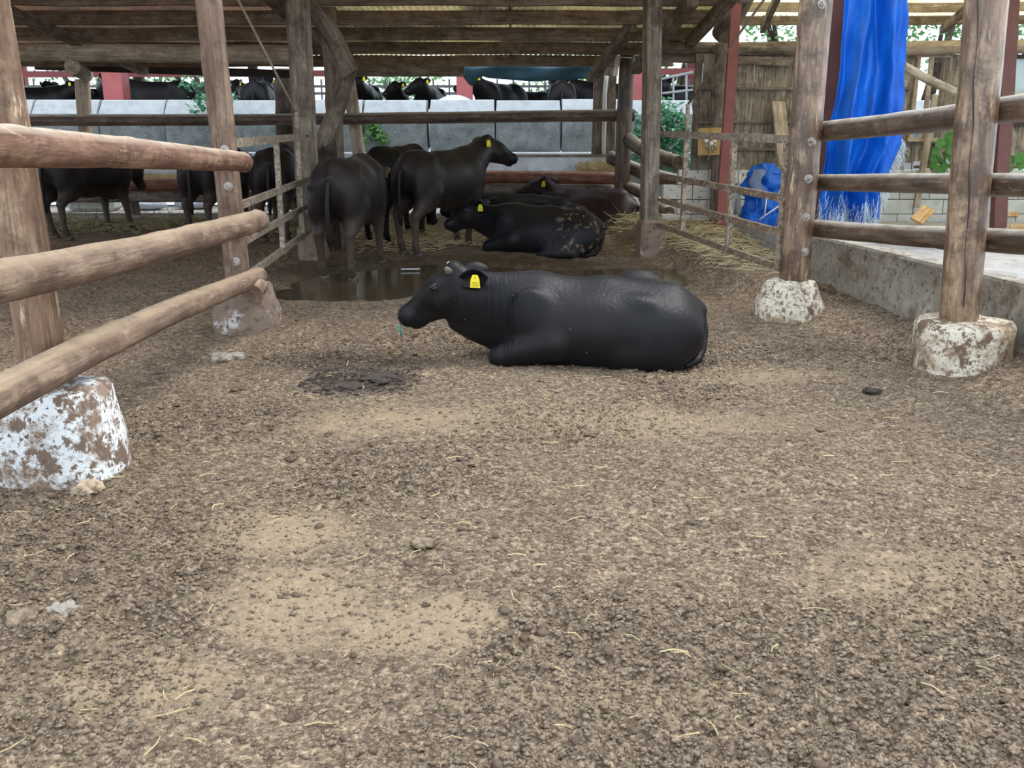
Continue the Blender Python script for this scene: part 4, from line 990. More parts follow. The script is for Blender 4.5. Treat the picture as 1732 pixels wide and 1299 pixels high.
# beams under the eave
o_ = log('log_beam', P(-60, 88, 13.0), P(525, 93, 13.0), .115, .125, 'timber_pale', 46, step=.2); tag(o_, 'thick grey log beam under the eave over the feeding cattle', 'beam')
o_ = beam('eave_beam', P(600, 121, 15.3), P(785, 121, 15.3), .15, .07, 'timber_grey', up=(0, 1, 0)); tag(o_, 'flat timber board hanging below the eave beside the dark tarp corner', 'beam')
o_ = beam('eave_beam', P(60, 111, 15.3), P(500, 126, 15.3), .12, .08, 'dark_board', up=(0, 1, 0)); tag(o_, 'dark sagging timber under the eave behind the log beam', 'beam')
o_ = log('log_beam', (P(125, 112, 13.0).x, 12.95, 2.185), (P(143, 112, 15.65).x, 15.68, 2.20), .10, .10, 'timber_pale', 47); tag(o_, 'stubby log end resting on the pale round pole', 'beam')
for k, (a, b_, lab) in enumerate((((1068, 45, 12.2), (1000, 132, 14.9), 'slanting grey log knee brace above the paired posts'), ((1172, 0, 10.9), (1075, 118, 13.9), 'long slanting timber under the roof edge beside the narrow post'))):
    o_ = beam('roof_brace', P(*a), P(*b_), .13, .12, 'timber_grey', seed=k); tag(o_, lab, 'brace')
o_ = log('log_brace', P(1262, -13, 11.97), P(1222, 58, 12.58), .125, .135, 'timber_grey', 48); tag(o_, 'heavy dark log end slanting above the red steel post', 'brace')
o_ = log('log_beam', P(1115, 79, 13.15), P(1345, 83, 12.9), .085, .085, 'timber_grey', 49, step=.2); tag(o_, 'grey log beam along the top of the plank wall', 'beam')
o_ = log('log_beam', P(1530, 82, 12.9), P(1790, 78, 12.9), .085, .09, 'timber_pale', 50, step=.2); tag(o_, 'pale log beam above the window opening', 'beam')
o_ = beam('rail_board', P(1105, 98, 13.2), P(1345, 105, 12.85), .10, .05, 'timber_grey', up=(0, 1, 0)); tag(o_, 'grey board nailed across below the log beam of the plank wall', 'board')
stand_post('log_post', (1214, 290), (1221, 92), 12.81, .09, .085, 'timber_grey', 'round grey post in front of the narrow plank panel', .2, 2.45, 'log', 51)
# steel posts of the yard
def steel(px_lo, px_hi, D, wdt, mat, label, z0, z1): 
    return stand_post('steel_post', px_lo, px_hi, D, wdt, wdt * .8, mat, label, z0, z1)
steel((1224, 300), (1244, 20), 11.9, .115, 'red_steel', 'red painted steel post in front of the plank wall', .2, 2.83)
steel((1394, 290), (1409, 0), 10.4, .26, 'red_brown_steel', 'broad red-brown steel post beside the hanging blue tarp', .27, 3.25)
steel((1690, 350), (1706, 60), 11.4, .15, 'red_brown_steel', 'red-brown steel post behind the cracked log post', .28, 3.0)

# ------------------------------------------------------------------ feed troughs
def trough(x0, x1, zf, label, sup):
    root = empty('feed_trough', ((x0 + x1) / 2, 15, 0)); tag(root, label, 'feed trough')
    log('front_log', (x0, 14.75, zf), (x1, 14.7, zf), .10, .095, 'trough_log', int(x1 * 7) + 90, root, step=.2, bend=.015)
    log('lower_log', (x0, 14.85, zf - .19), (x1, 14.8, zf - .19), .09, .09, 'timber_grey', int(x1 * 7) + 91, root, step=.2, bend=.015)
    beam('back_sheet', (x0, 15.32, zf + .14), (x1, 15.32, zf + .14), .30, .02, 'metal_sheet', root, up=(0, 1, 0))
    beam('back_lip', (x0, 15.32, zf + .30), (x1, 15.32, zf + .30), .04, .05, 'timber_grey', root, up=(0, 1, 0))
    beam('bottom_sheet', (x0, 15.08, zf - .06), (x1, 15.08, zf - .06), .03, .46, 'metal_sheet', root, up=(0, 1, 0))
    for x in sup: log('trough_leg', (x, 14.95, .10), (x, 14.95, zf - .26), .095, .09, 'timber_grey', int(x * 9) + 60, root)
    return root
xl0, xl1 = P(-20, 310, 14.75).x, P(520, 310, 14.75).x
trough(xl0, xl1, .58, 'long log-fronted feed trough with metal lining in the side shed', (P(225, 340, 14.95).x, P(30, 340, 14.95).x, P(430, 340, 14.95).x))
trough(P(640, 300, 14.75).x, P(1038, 300, 14.75).x, .68, 'log-fronted metal feed trough behind the resting cows', (P(1005, 330, 14.95).x, P(830, 330, 14.95).x, P(660, 330, 14.95).x))
o_ = box_at('concrete_kerb', ((xl0 + 1.7) / 2 - .3, 15.75, .02), (1.7 - xl0 + .6, 2.0, .17), 'slab_dusty', bev=.02); tag(o_, 'pale concrete kerb slab running beneath the feed troughs', 'kerb')
o_ = box_at('stone_block', (P(160, 345, 15.56).x, 15.57, .25), (.75, .4, .3), 'breeze_block', bev=.06); tag(o_, 'squat pale concrete block lying under the side shed trough', 'block')
for k, (px, rz) in enumerate(((252, .2), (326, -.15))):
    q = P(px, 345, 15.8); me = skin('feed_bag', [el((0, 0, .1), (.42, .2, .1)), el((.2, .05, .14), (.2, .16, .09)), el((-.22, -.04, .12), (.2, .15, .08))], .03, 0.0)
    o_ = link('feed_bag', me, 'feed_bag', Matrix.Translation((q.x, 15.68 + k * .2, .104)) @ Matrix.Rotation(rz, 4, 'Z') @ Matrix.Scale(.78, 4)); tag(o_, ['slumped white feed sack beside the pale block under the trough', 'slumped white feed sack behind the trough leg'][k], 'sack')

# ------------------------------------------------------------------ yard things at the plank wall
def hanging_tarp():
    D = 9.9
    left = [(-40, 1432), (0, 1427), (120, 1416), (240, 1398), (330, 1392), (378, 1392)]
    right = [(-40, 1536), (0, 1536), (60, 1533), (130, 1529), (190, 1524), (245, 1523), (285, 1505), (325, 1491), (378, 1491)]
    f = lambda tab, y: float(np.interp(y, [t[0] for t in tab], [t[1] for t in tab]))
    nu, nv = 90, 90; V, Fc = [], []
    for i in range(nv + 1):
        py = -40 + 418 * i / nv
        a, b_ = P(f(left, py), py, D), P(f(right, py), py, D)
        for j in range(nu + 1):
            u = j / nu; s = i / nv; q = a.lerp(b_, u)
            w1 = u + .10 * mnoise.noise((u * 2.5, s * 2.2, 4)); fold = .19 * (1 - 2 * abs(math.sin(w1 * 7.5 + .9 * s + .5))) * (.6 + .4 * mnoise.noise((u * 3, s * 1.6, 9))) + .03 * math.sin(w1 * 27 + 3 * s) + .10 * mnoise.noise((u * 3, s * 2.3, 1)) + .03 * mnoise.noise((u * 9, s * 7, 5))
            belly = .10 * math.sin(min(1, s * 1.1) * math.pi)
            V.append((q.x + .02 * mnoise.noise((u * 3, s * 9, 8)), q.y - fold * (.55 + .6 * s) - belly, q.z))
    for i in range(nv):
        for j in range(nu): k = i * (nu + 1) + j; Fc.append((k, k + 1, k + nu + 2, k + nu + 1))
    o_ = pydata('hanging_tarp', V, Fc, 'tarp_blue', smooth=True); md = o_.modifiers.new('thickness', 'SOLIDIFY'); md.thickness = .004
    tag(o_, 'bright blue tarp hanging in folds beside the broad red-brown post', 'tarp')
    rnd = random.Random(5); SV, SF = [], []
    def thread(p, d_, L):
        d_ = Vector(d_).normalized(); s = Vector((rnd.uniform(-1, 1), rnd.uniform(-1, 1), 0)).normalized() * .0022; p = Vector(p)
        q = p + d_ * L * .5 + Vector((rnd.uniform(-.02, .02), rnd.uniform(-.02, .02), 0)); r_ = p + d_ * L + Vector((rnd.uniform(-.03, .03), rnd.uniform(-.03, .03), -.01))
        i = len(SV); SV.extend([p - s, p + s, q - s, q + s, r_ - s * .4, r_ + s * .4]); SF.extend([(i, i + 1, i + 3, i + 2), (i + 2, i + 3, i + 5, i + 4)])
    for _ in range(700):
        j = rnd.randrange(nu); v = Vector(V[(nv - int(abs(rnd.gauss(0, 4)))) * (nu + 1) + j]); thread(v + Vector((0, -.012, .03)), (rnd.uniform(-.25, .25), -.1, -1), rnd.uniform(.06, .16))
    for _ in range(260):
        i = rnd.randint(int(nv * .66), int(nv * .9)); v = Vector(V[i * (nu + 1) + nu]); thread(v, (.5, -.1, -.9), rnd.uniform(.06, .16))
    fr = pydata('fringe', SV, SF, 'frayed_thread', None, o_); fr['kind'] = 'stuff'; fr['label'] = 'white frayed threads along the torn edge'
hanging_tarp()
def tarp_bundle():
    q = P(1290, 340, 12.2); z0 = .225
    pr = [el((0, 0, .22), (.26, .2, .22)), el((.02, .02, .58), (.22, .18, .2)), el((-.12, 0, .5), (.14, .14, .16)), el((.06, -.06, .05), (.30, .22, .10))]
    me = skin('tarp_bundle', pr, .02, 0.0)
    for v in me.vertices:
        n_ = mnoise.noise(v.co * 5.5); n2 = abs(mnoise.noise(v.co * 9 + Vector((3, 1, 2)))); v.co += Vector((v.co.x, v.co.y, 0)).normalized() * (.09 * n_ - .08 * n2 + .02) if v.co.length > .05 else Vector()
        v.co.z = max(0, v.co.z + .05 * mnoise.noise(v.co * 8))
    o_ = link('tarp_bundle', me, 'tarp_blue', Matrix.Translation((q.x, 12.2, z0)), smooth=True); tag(o_, 'crumpled blue tarp bundle heaped against the plank wall', 'tarp')
    # grey inner lining flap folded over the bundle, and tie cords
    V, Fc = [], []
    for iz in range(9):
        for ix in range(11):
            x, z = -.22 + .015 * ix + .03 * math.sin(iz), .40 + .036 * iz
            V.append((x, -.235 + .16 * (z - .4) ** 1.5 + .25 * (x + .1) ** 2 + .04 * mnoise.noise((x * 9, z * 9, 2)), z + .04 * mnoise.noise((x * 7, z * 5, 5))))
    for iz in range(8):
        for ix in range(10): k = iz * 11 + ix; Fc.append((k, k + 1, k + 12, k + 11))
    ln = pydata('lining', V, Fc, 'tarp_lining', Matrix.Translation((q.x, 12.2, z0)), o_, True); ln.modifiers.new('thickness', 'SOLIDIFY').thickness = .006
    for a, b_ in (((-.2, -.23, .42), (.2, -.25, .30)), ((-.02, -.26, .40), (-.04, -.29, .14)), ((.16, -.26, .28), (-.10, -.29, .10))):
        tube('tie_cord', [Vector((q.x, 12.2, z0)) + Vector(a), Vector((q.x, 12.2, z0)) + Vector(b_)], .008, 'pvc_white', o_)
tarp_bundle()
def ring_pipe(name, base, top, r, mat, label, cat):
    o_ = tube(name, [base, Vector(base).lerp(Vector(top), .5), top], r, mat, seg=18); 
    rim = tube('rim', [Vector(top) - (Vector(top) - Vector(base)).normalized() * .05, Vector(top) + (Vector(top) - Vector(base)).normalized() * .004], r * 1.05, mat, o_, 18)
    return tag(o_, label, cat)
ring_pipe('plastic_bin', P(1232, 362, 12.4), P(1234, 306, 12.4), .10, 'pvc_pale', 'pale blue plastic pipe standing beside the red steel post', 'pipe')
o_ = tube('white_pole', [P(1250, 366, 12.35), P(1251, 296, 12.45)], .018, 'pvc_white'); tag(o_, 'thin white pole leaning beside the blue tarp bundle', 'pole')
ring_pipe('drain_pipe', P(1679, 286, 12.75), P(1694, 226, 12.75), .11, 'pipe_grey', 'fat grey pipe section standing behind the cracked log post', 'pipe')
q0, q1 = P(1323, 240, 12.75), P(1316, 172, 12.9); o_ = beam('leaning_plank', q0 + (q0 - q1) * .6, q1, .2, .03, 'timber_pale', roll=.05); tag(o_, 'pale wide plank leaning against the plank wall', 'plank')
pb = beam('tap_board', P(1206, 262, 12.7), P(1207, 216, 12.7), .40, .03, 'plywood'); tag(pb, 'yellow plywood panel carrying taps on the plank wall', 'panel')
for px, py in ((1194, 238), (1208, 238), (1203, 243)):
    k = P(px, py, 12.66); t_ = link('tap_knob', uv_ball(.03, 1, 1, 1, 'knob'), 'white_plastic', Matrix.Translation(k), pb); 
    tube('tap_pipe', [k + Vector((0, .02, 0)), k + Vector((.01, -.02, -.06)), k + Vector((.03, -.01, -.11))], .012, 'bolt_steel', pb)
tube('hose', [P(1200, 246, 12.62), P(1201, 258, 12.58), P(1197, 272, 12.6)], .012, 'rope', pb)
o_ = log('pole', P(1528, 112, 10.0), P(1697, 190, 11.30), .045, .05, 'timber_pale', 71); tag(o_, 'slim pale pole slanting from the tarp edge to the cracked log post', 'pole')
o_ = log('pole', P(1711, 171, 11.42), P(1775, 150, 12.9), .04, .045, 'timber_pale', 72); tag(o_, 'slim pale pole running out behind the dark top rail', 'pole')
o_ = beam('timber_strip', P(1560, 290, 12.8) + (P(1560, 290, 12.8) - P(1582, 160, 12.85)) * .48, P(1582, 160, 12.92), .075, .06, 'timber_pale'); tag(o_, 'slanting pale timber strip leaning in front of the window opening', 'strip')
q = G(1549, 380, .27); q.z += .04; o_ = beam('board_offcut', q, P(1572, 352, q.y + .15), .16, .025, 'plank_new', roll=.5); tag(o_, 'fresh orange board offcut propped against the block base', 'board')
q = G(1690, 366, .25); o_ = box_at('board_offcut', (q.x, q.y - .14, .295), (.35, .10, .07), 'plank_new', rz=.1); tag(o_, 'short fresh wood offcut lying at the foot of the red-brown steel post', 'board')
o_ = beam('board_offcut', G(1700, 388, .30) + Vector((.05, 0, .03)), G(1790, 388, .32) + Vector((0, 0, .03)), .12, .04, 'plank_new'); tag(o_, 'flat wood board lying on the dusty raised floor', 'board')
q = P(1053, 150, 13.9)
o_ = box_at('notice_card', P(1043, 111, 14.15), (.07, .015, .28), 'white_plastic', ry=.12, bev=.003); tag(o_, 'small white card tied to the brown log post', 'card')
o_ = tube('wire_tie', [P(1046, 97, 14.17), P(1056, 97, 14.15), P(1068, 98, 14.17)], .008, 'white_plastic'); tag(o_, 'white string tied around the brown log post', 'string')
o_ = box_at('notice_card', P(581, 112, 11.9), (.09, .04, .20), 'white_plastic', bev=.003); tag(o_, 'small white box fixed beside the slim grey log post', 'box')
o_ = box_at('metal_blade', (G(694, 455).x, G(694, 455).y, 0.0), (.20, .035, .012), 'metal_sheet', rz=.05, bev=.003); tag(o_, 'small pale metal strip lying in the puddle mud', 'strip')
# dark tarp under the eave
def eave_tarp():
    V, Fc, n_ = [], [], 40
    for i in range(n_ + 1):
        px = 775 + 226 * i / n_
        low = float(np.interp(px, [775, 790, 800, 812, 825, 900, 1015], [118, 140, 148, 128, 132, 138, 132]))
        for k in range(5):
            p = P(px, 111 + (low - 111) * k / 4, 15.38); V.append((p.x, p.y - .03 * math.sin(px * .11) * k / 4 + .02 * math.sin(k + px * .05), p.z))
    for i in range(n_):
        for k in range(4): a_ = i * 5 + k; Fc.append((a_, a_ + 1, a_ + 6, a_ + 5))
    o_ = pydata('eave_tarp', V, Fc, 'tarp_teal', smooth=True); o_.modifiers.new('thickness', 'SOLIDIFY').thickness = .004
    tag(o_, 'dark teal tarp strip drooping below the eave with a hanging corner', 'tarp')
eave_tarp()

# ------------------------------------------------------------------ upper yard barn: posts, pipes
for k, (px, D_, wdt, lab) in enumerate(((197, 18.4, .36, 'thick pink-red steel post standing behind the pale round pole'), (786, 19.05, .30, 'pink-red steel post beside the dark tarp corner'), (1076, 18.9, .28, 'pink-red steel post behind the brown log post'), (1168, 24, .25, 'dark red steel post beyond the ivy at the end of the herd'))):
    q = P(px, 150, D_); o_ = beam('steel_post', (q.x, D_, 1.06), (q.x, D_, 4.4), wdt, wdt, 'pink_red_steel' if k < 3 else 'red_steel', bev=.02); tag(o_, lab, 'post')
for k, (a, b_, D_, mat, lab) in enumerate((((-60, 126), (620, 124), 23.5, 'pink_red_steel', 'pink-red steel tie beam crossing behind the herd'), ((1085, 121), (1175, 121), 22.5, 'pink_red_steel', 'short pink-red rail beyond the narrow timber post'))):
    o_ = beam('steel_beam', P(*a, D_), P(*b_, D_), .14, .1, mat, up=(0, 1, 0)); tag(o_, lab, 'beam')
def herd_fence():
    root = empty('feed_fence', (0, 23, 1.05)); tag(root, 'grey pipe feed fence behind the distant herd', 'fence')
    for py in (146, 158): tube('fence_rail', [P(-60, py, 23), P(1180, py, 23)], .03, 'grey_paint', root)
    for k in range(46):
        q = P(-50 + k * 27, 150, 23); tube('fence_upright', [(q.x, 23, 1.05), (q.x, 23, 2.45)], .022, 'grey_paint', root, 6)
herd_fence()
rp = empty('ramp_rail', (P(1140, 140, 18.2).x, 18.2, 1.05)); tag(rp, 'sloping grey pipe handrail beyond the narrow timber post', 'rail')
for a, b_ in (((1105, 137), (1172, 122)), ((1105, 160), (1172, 152))): tube('handrail', [P(*a, 18.2), P(*b_, 18.2)], .025, 'grey_paint', rp)
for px in (1118, 1139, 1161): tube('baluster', [P(px, 226, 18.2), P(px, 134 - (px - 1118) * .2, 18.2)], .02, 'grey_paint', rp)
for k, px in enumerate((40, 212, 237, 430)):
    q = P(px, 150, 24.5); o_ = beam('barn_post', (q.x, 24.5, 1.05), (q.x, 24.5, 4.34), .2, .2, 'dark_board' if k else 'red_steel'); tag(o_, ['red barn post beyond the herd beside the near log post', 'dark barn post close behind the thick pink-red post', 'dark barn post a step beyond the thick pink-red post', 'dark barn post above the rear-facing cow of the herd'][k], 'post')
o_ = box_at('ceiling_barn_shade', (-3.5, 21.8, 4.55), (24, 6.6, .06), 'dark_board', rx=-.06); o_['kind'] = 'structure'; tag(o_, 'unseen dark flat roof added to shade the herd on the upper yard', 'roof')  # barn roof implied by the posts, out of view, added to shade the herd
dome = skin('silage_dome', [el((0, 0, .2), (.62, .5, .72))], .05, 0.0)
o_ = link('hay_bale', dome, 'concrete_white', Matrix.Translation((P(769, 160, 18.15).x, 18.15, 1.06)), smooth=True); o_.material_slots[0].link = 'OBJECT'; o_.material_slots[0].material = MATS['white_plastic']
tag(o_, 'round white wrapped bale top showing above the block wall', 'bale')

# ------------------------------------------------------------------ plants
def leaf_shape(L, wd):
    return [(0, 0, 0), (L * .35, wd, .12 * L), (L * .75, wd * .7, .05 * L), (L, 0, -.08 * L), (L * .75, -wd * .7, .05 * L), (L * .35, -wd, .12 * L), (L * .5, 0, 0)], [(0, 6, 1), (1, 6, 2), (2, 6, 3), (3, 6, 4), (4, 6, 5), (5, 6, 0)]
def leaf_cloud(pts, size, rnd, face=None):
    V, Fc = [], []
    for p in pts:
        L = size * rnd.uniform(.6, 1.3); v, f = leaf_shape(L, L * .33)
        M_ = Matrix.Rotation(rnd.uniform(0, 6.28), 3, 'Z') @ Matrix.Rotation(rnd.uniform(-.9, .9), 3, 'Y') @ Matrix.Rotation(rnd.uniform(-.8, .8), 3, 'X')
        i = len(V); V.extend([Vector(p) + M_ @ Vector(q) for q in v]); Fc.extend([tuple(i + a for a in t) for t in f])
    return V, Fc
def shrub(name, centre, blobs, n, size, mat, label, seed, stem_to=None, cat='shrub', group=None):
    rnd = random.Random(seed); c0 = Vector(centre); root = empty(name, c0); pts = []
    for _ in range(n):
        bx_, by_, bz_, r = blobs[rnd.randrange(len(blobs))]
        v = Vector((rnd.gauss(0, 1), rnd.gauss(0, 1), rnd.gauss(0, 1))).normalized() * r * rnd.uniform(.55, 1.05)
        pts.append(Vector((bx_, by_, bz_)) + v)
    V, Fc = leaf_cloud(pts, size, rnd)
    f_ = pydata('foliage', V, Fc, mat, Matrix.Translation(c0), root); f_['kind'] = 'stuff'
    for b_ in blobs[::max(1, len(blobs) // 3)]:
        s0 = Vector(stem_to) if stem_to else Vector((0, 0, 0))
        tube('stem', [c0 + s0, c0 + s0.lerp(Vector(b_[:3]), .5) + Vector((.03, 0, .05)) * b_[3], c0 + Vector(b_[:3])], [b_[3] * .12, b_[3] * .07, b_[3] * .03], 'bark', root, 6)
    tag(root, label, cat, group); return root
iv = P(1118, 235, 16.35)
shrub('ivy_shrub', (iv.x, iv.y, .95), [(P(x, y, 16.3).x - iv.x, R.uniform(-.30, -.14), P(x, y, 16.3).z - .95, .22) for x, y in ((1085, 235), (1080, 265), (1110, 200), (1125, 185), (1140, 205), (1150, 235), (1130, 250), (1105, 240), (1155, 270), (1125, 275), (1140, 225), (1085, 215), (1150, 285), (1120, 225))], 1100, .105, 'leaf_ivy', 'bushy bluish-green ivy climbing the end of the block wall', 5)
iv = P(362, 160, 16.9)
shrub('leafy_sprig', (iv.x, iv.y, 1.9), [(P(x, y, 16.9).x - iv.x, -.13, P(x, y, 16.9).z - 1.9, .13) for x, y in ((320, 140), (345, 138), (370, 132), (335, 160), (350, 150), (345, 178), (392, 165), (385, 135), (360, 165), (330, 192))], 190, .10, 'leaf_ivy', 'small drooping leafy sprig in front of the herd beside the bolted post', 6, (.1, .4, -.05))
iv = P(628, 225, 16.9)
shrub('wall_fern', (iv.x, iv.y, iv.z), [(-.06, 0, -.05, .12), (.1, 0, .03, .12), (.2, -.02, -.1, .1), (0, 0, .1, .1)], 110, .09, 'leaf_vine', 'small bright green fern growing on the block wall face', 7, (0, .08, -.15), 'fern')
def vine():
    base = P(1600, 288, 12.6); root = empty('vine', base); tag(root, 'green climbing vine with round leaves beside the cracked log post', 'vine')
    rnd = random.Random(9); spots = [(1611, 222), (1600, 238), (1590, 252), (1604, 252), (1615, 240), (1622, 250), (1584, 262), (1596, 268), (1608, 264), (1618, 262), (1578, 288), (1592, 280), (1602, 286), (1612, 290), (1590, 272), (1622, 272), (1585, 275), (1618, 228), (1625, 215), (1597, 295), (1617, 281), (1606, 275)]
    v, f = leaf_shape(.125, .062); me = bpy.data.meshes.new('leaf'); me.from_pydata(v, [], f); me.update(); me.materials.append(MATS['leaf_vine'])
    for x, y in spots + [(1712, 280), (1722, 288), (1705, 290), (1728, 276)]:
        p = P(x, y, 12.55 + rnd.uniform(-.1, .1))
        M_ = Matrix.Translation(p) @ Matrix.Rotation(rnd.uniform(-2.4, -.7), 4, 'Y') @ Matrix.Rotation(rnd.uniform(-.6, .6), 4, 'X') @ Matrix.Rotation(rnd.uniform(1.0, 2.1), 4, 'X') @ Matrix.Scale(rnd.uniform(.8, 1.3), 4)
        link('leaf', me, None, M_, root)
    tube('stem', [base, P(1597, 262, 12.6), P(1608, 240, 12.6), P(1622, 212, 12.6)], [.012, .01, .008, .005], 'leaf_vine', root, 6)
    tube('stem', [base, P(1588, 270, 12.6), P(1582, 260, 12.6)], [.01, .008, .005], 'leaf_vine', root, 6)
vine()
rt = random.Random(4)
tg = 'trees beyond the upper yard'
for k, (px, D_, hgt, wd) in enumerate(((-160, 36, 6, 3), (150, 40, 7, 3.2), (330, 34, 5.5, 2.4), (700, 42, 5.2, 2.4), (930, 38, 5.8, 2.6), (1130, 30, 6.5, 2.8), (1330, 33, 7, 3.0), (1560, 28, 6.5, 2.6), (1720, 30, 7, 3.0))):
    q = P(px, 140, D_); bl = [(rt.uniform(-wd, wd) * .6, rt.uniform(-wd, wd) * .5, rt.uniform(hgt * .25, hgt), wd * rt.uniform(.35, .6)) for _ in range(9)]
    shrub('tree', (q.x, D_, 1.15), bl, 2400, .17, 'leaf_tree', 'pale green tree beyond the upper yard, ' + ['past the near log post', 'behind the thick pink-red post', 'behind the leafy sprig', 'behind the three facing herd cows', 'behind the dark teal eave tarp', 'above the ivy', 'above the plank wall and red post', 'seen through the window opening', 'above the glazed window'][k], 60 + k, cat='tree', group=tg)

# ------------------------------------------------------------------ loose matter on the ground
def soil_lump(x, y): return 0.5 + sstep(-0.1, 0.25, vn(x, y, 1.3, 21) + 0.35 * np.exp(-((x + 1.9) / 0.9) ** 2 - ((y - 3.0) / 0.9) ** 2))
def clods(name, n, x0, x1, y0, y1, rmin, rmax, mat, label, seed, flatn=.5, jag=True):
    rs = np.random.RandomState(seed)
    y = y0 * (y1 / y0) ** rs.rand(n); x = x0 + (x1 - x0) * rs.rand(n)
    keep = rs.rand(n) < (soil_lump(x, y) ** 2 * .5 + .10); keep &= (pool(x, y) < .1) & (x - gate_x(y) < np.where(y > 7.4, -.3, 9)) & (x < 2.9 - .19 * (y - 6.4))
    x, y = x[keep], y[keep]; n = len(x)
    r = rmin * (1 - rs.rand(n) * (1 - (rmin / rmax) ** 1.9)) ** (-1 / 1.9)
    if jag:                                          # angular flakes
        bv = np.array([(1, 0, 0), (0, 1, 0), (-1, 0, 0), (0, -1, 0), (0, 0, 1), (0, 0, -1)], float)
        bf = np.array([(0, 1, 4), (1, 2, 4), (2, 3, 4), (3, 0, 4), (1, 0, 5), (2, 1, 5), (3, 2, 5), (0, 3, 5)])
    else:
        bm = bmesh.new(); bmesh.ops.create_icosphere(bm, subdivisions=1, radius=1.0)
        bv = np.array([v.co[:] for v in bm.verts]); bf = np.array([[v.index for v in f.verts] for f in bm.faces]); bm.free()
    V = (bv[None] * (1 + .7 * (rs.rand(n, len(bv), 1) - .5)) + .45 * (rs.rand(n, len(bv), 3) - .5)) * r[:, None, None]
    V[:, :, 2] *= flatn; V[:, :, 0] *= (.8 + .7 * rs.rand(n))[:, None]
    a = rs.rand(n) * 6.283; ca, sa = np.cos(a)[:, None], np.sin(a)[:, None]
    X = V[:, :, 0] * ca - V[:, :, 1] * sa; Y = V[:, :, 0] * sa + V[:, :, 1] * ca
    co = np.stack([X + x[:, None], Y + y[:, None], V[:, :, 2] + (ground(x, y) + r * .08)[:, None]], -1).reshape(-1, 3)
    f = (bf[None] + (np.arange(n) * len(bv))[:, None, None]).reshape(-1, 3)
    me = bpy.data.meshes.new(name); me.vertices.add(len(co)); me.vertices.foreach_set('co', co.ravel())
    me.loops.add(f.size); me.loops.foreach_set('vertex_index', f.ravel()); me.polygons.add(len(f))
    me.polygons.foreach_set('loop_start', np.arange(0, f.size, 3)); me.polygons.foreach_set('loop_total', np.full(len(f), 3)); me.update()
    o_ = link(name, me, mat); tag(o_, label, 'soil', kind='stuff')
clods('soil_crumbs', 150000, -2.7, 3.2, 1.75, 7.0, .0042, .0135, 'clod_mud', 'loose crumbs of dry dirt scattered over the yard floor', 1)
clods('soil_crumbs', 6000, -2.7, 3.2, 1.75, 7.5, .005, .024, 'clod_dark', 'darker crumbs of damp dung scattered over the yard floor', 2, .45, False)
def straws(name, pts, L0, L1, mat, label, seed, lift=.006, rad=.0014, pitch=.12, cat='straw'):
    rs = random.Random(seed); V, Fc = [], []
    for x, y in pts:
        if y > 14.6 or (x > 2.45 and y < 8.6) or (x > 2.15 and y > 12.75): continue
        z = float(ground(np.array([x]), np.array([y]))[0]) + lift * rs.random() + .006
        L = rs.uniform(L0, L1); a = rs.uniform(0, 6.283); p = rs.gauss(0, pitch); r_ = rad * rs.uniform(.7, 1.6)
        d_ = Vector((math.cos(a), math.sin(a), 0)); n_ = Vector((-d_.y, d_.x, 0)); k = n_ * L * rs.uniform(-.15, .15)
        A = Vector((x, y, z)) - d_ * L / 2; B = Vector((x, y, z + .003)) + k; E_ = Vector((x, y, z + math.sin(p) * L)) + d_ * L / 2
        i = len(V)
        for q in (A, B, E_): V.extend([q + n_ * r_, q - n_ * r_, q + Vector((0, 0, r_ * 1.4))])
        for q in (0, 3):
            for u in range(3): Fc.append((i + q + u, i + q + (u + 1) % 3, i + q + 3 + (u + 1) % 3, i + q + 3 + u))
    o_ = pydata(name, V, Fc, mat); tag(o_, label, cat, kind='stuff')
rs = random.Random(77)
def spread(n, x0, x1, y0, y1): return [(rs.uniform(x0, x1), y0 * (y1 / y0) ** rs.random()) for _ in range(n)]
straws('straw_bits', spread(420, -2.4, 3.0, 1.8, 7.0), .02, .09, 'straw', 'short yellow straw bits strewn over the yard floor', 1)
def blob(n, cx, cy, sx, sy): return [(rs.gauss(cx, sx), rs.gauss(cy, sy)) for _ in range(n)]
straws('hay_litter', blob(1700, -5.2, 13.9, 1.8, .5) + blob(500, -3.2, 13.6, .9, .6), .08, .35, 'hay_dull', 'dull trampled hay litter below the side shed trough', 2, .10, .004, .35, 'hay')
straws('hay_litter', blob(1500, -.7, 13.4, 1.0, .7) + blob(500, -1.1, 12.2, .5, .4) + blob(300, 1.7, 13.3, .25, .6), .08, .32, 'hay_pale', 'pale hay litter around the resting cows and below their trough', 3, .07, .0024, .3, 'hay')
pts = [(x, y) for x, y in blob(2600, 2.6, 10.6, .7, 1.3) if x > gate_x(y) + .15 and 8.2 < y < 12.8 and x < 2.95 + max(0, y - 9.4) * .0 + .2]
straws('hay_litter', pts, .06, .30, 'hay_pale', 'straw litter on the bank behind the rusty gate', 4, .03, .002, .2, 'hay')
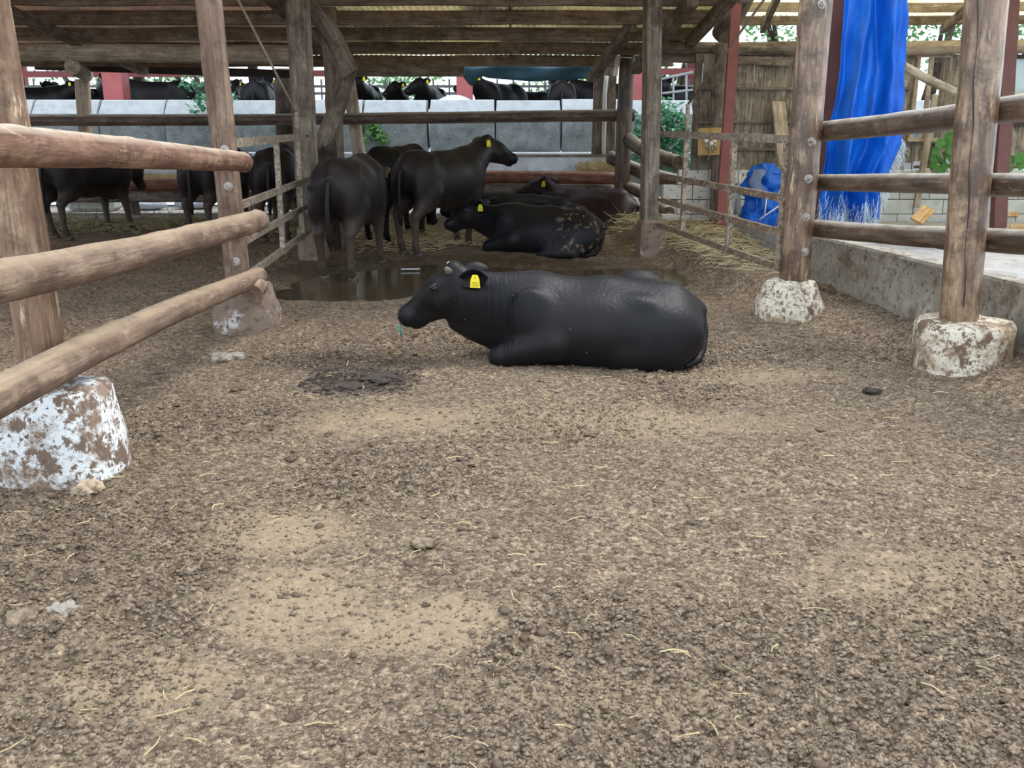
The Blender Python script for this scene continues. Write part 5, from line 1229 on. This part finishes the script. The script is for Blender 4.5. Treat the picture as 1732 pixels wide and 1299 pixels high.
# hay lying in the troughs
def trough_hay(x0, x1, z, n, label, seed):
    rr = random.Random(seed); V, Fc = [], []
    for _ in range(n):
        p = Vector((rr.uniform(x0, x1), rr.uniform(14.85, 15.28), z + rr.uniform(-.02, .10))); d_ = Vector((rr.gauss(0, 1), rr.gauss(0, .5), rr.gauss(0, .25))).normalized() * rr.uniform(.05, .15); n_ = Vector((0, 0, .004))
        i = len(V); V.extend([p - d_ - n_, p - d_ + n_, p + d_ + n_, p + d_ - n_]); Fc.append((i, i + 1, i + 2, i + 3))
    o_ = pydata('trough_hay', V, Fc, 'hay_pale'); tag(o_, label, 'hay', kind='stuff')
trough_hay(P(180, 310, 15).x, P(330, 310, 15).x, .60, 900, 'loose hay lying in the side shed trough', 1)
trough_hay(P(985, 300, 15).x, P(1036, 300, 15).x, .78, 700, 'loose hay heaped at the end of the metal trough', 2)
# single clods and stones that stand out
def lump(name, px, py, r, mat, label, seed, sq=.7, cat='stone'):
    q = G(px, py); bm = bmesh.new(); bmesh.ops.create_icosphere(bm, subdivisions=4, radius=r)
    for v in bm.verts: v.co *= 1 + .5 * mnoise.noise(v.co / r * 1.3 + Vector((seed * 5, 0, 0))) + .25 * mnoise.noise(v.co / r * 4 + Vector((seed, 2, 0))) + .16 * mnoise.noise(v.co / r * 10 + Vector((seed, 2, 0))); v.co.z *= sq
    me = bpy.data.meshes.new(name); bm.to_mesh(me); bm.free()
    o_ = link(name, me, mat, Matrix.Translation((q.x, q.y, gz(q.x, q.y) + r * sq * .25)), smooth=True); tag(o_, label, cat)
lump('stone', 150, 838, .05, 'stone_tan', 'tan stone lying against the whitewashed footing', 1)
lump('soil_clod', 113, 1068, .045, 'stone', 'round grey dirt clod in the open yard', 2, .7, 'clod')
lump('soil_clod', 40, 1085, .05, 'clod_mud', 'crumbly brown dirt clod near the round grey clod', 3, .6, 'clod')
lump('stone', 372, 608, .06, 'stone', 'rough stone at the foot of the mud-covered footing', 4)
lump('stone', 397, 604, .055, 'stone', 'flat stone beside the rough stone under the second left post', 5, .5)
lump('soil_clod', 715, 925, .04, 'clod_mud', 'dark dirt clod beside a hoof dent in the middle of the yard', 6, .6, 'clod')
lump('dung_pat', 640, 642, .11, 'manure', 'flat dark dung pat in front of the lying cow', 7, .12, 'dung')
clods('dung_crumbs', 1600, -1.25, -.55, 5.15, 5.75, .008, .03, 'manure', 'dark crumbled dung around the flat dung pat', 9)
lump('dung_pat', 590, 656, .08, 'manure', 'smaller dark dung pat beside the flat dark pat', 8, .18, 'dung')
lump('dung_pat', 1475, 668, .05, 'manure', 'small black dung lump near the round cream footing', 9, .3, 'dung')
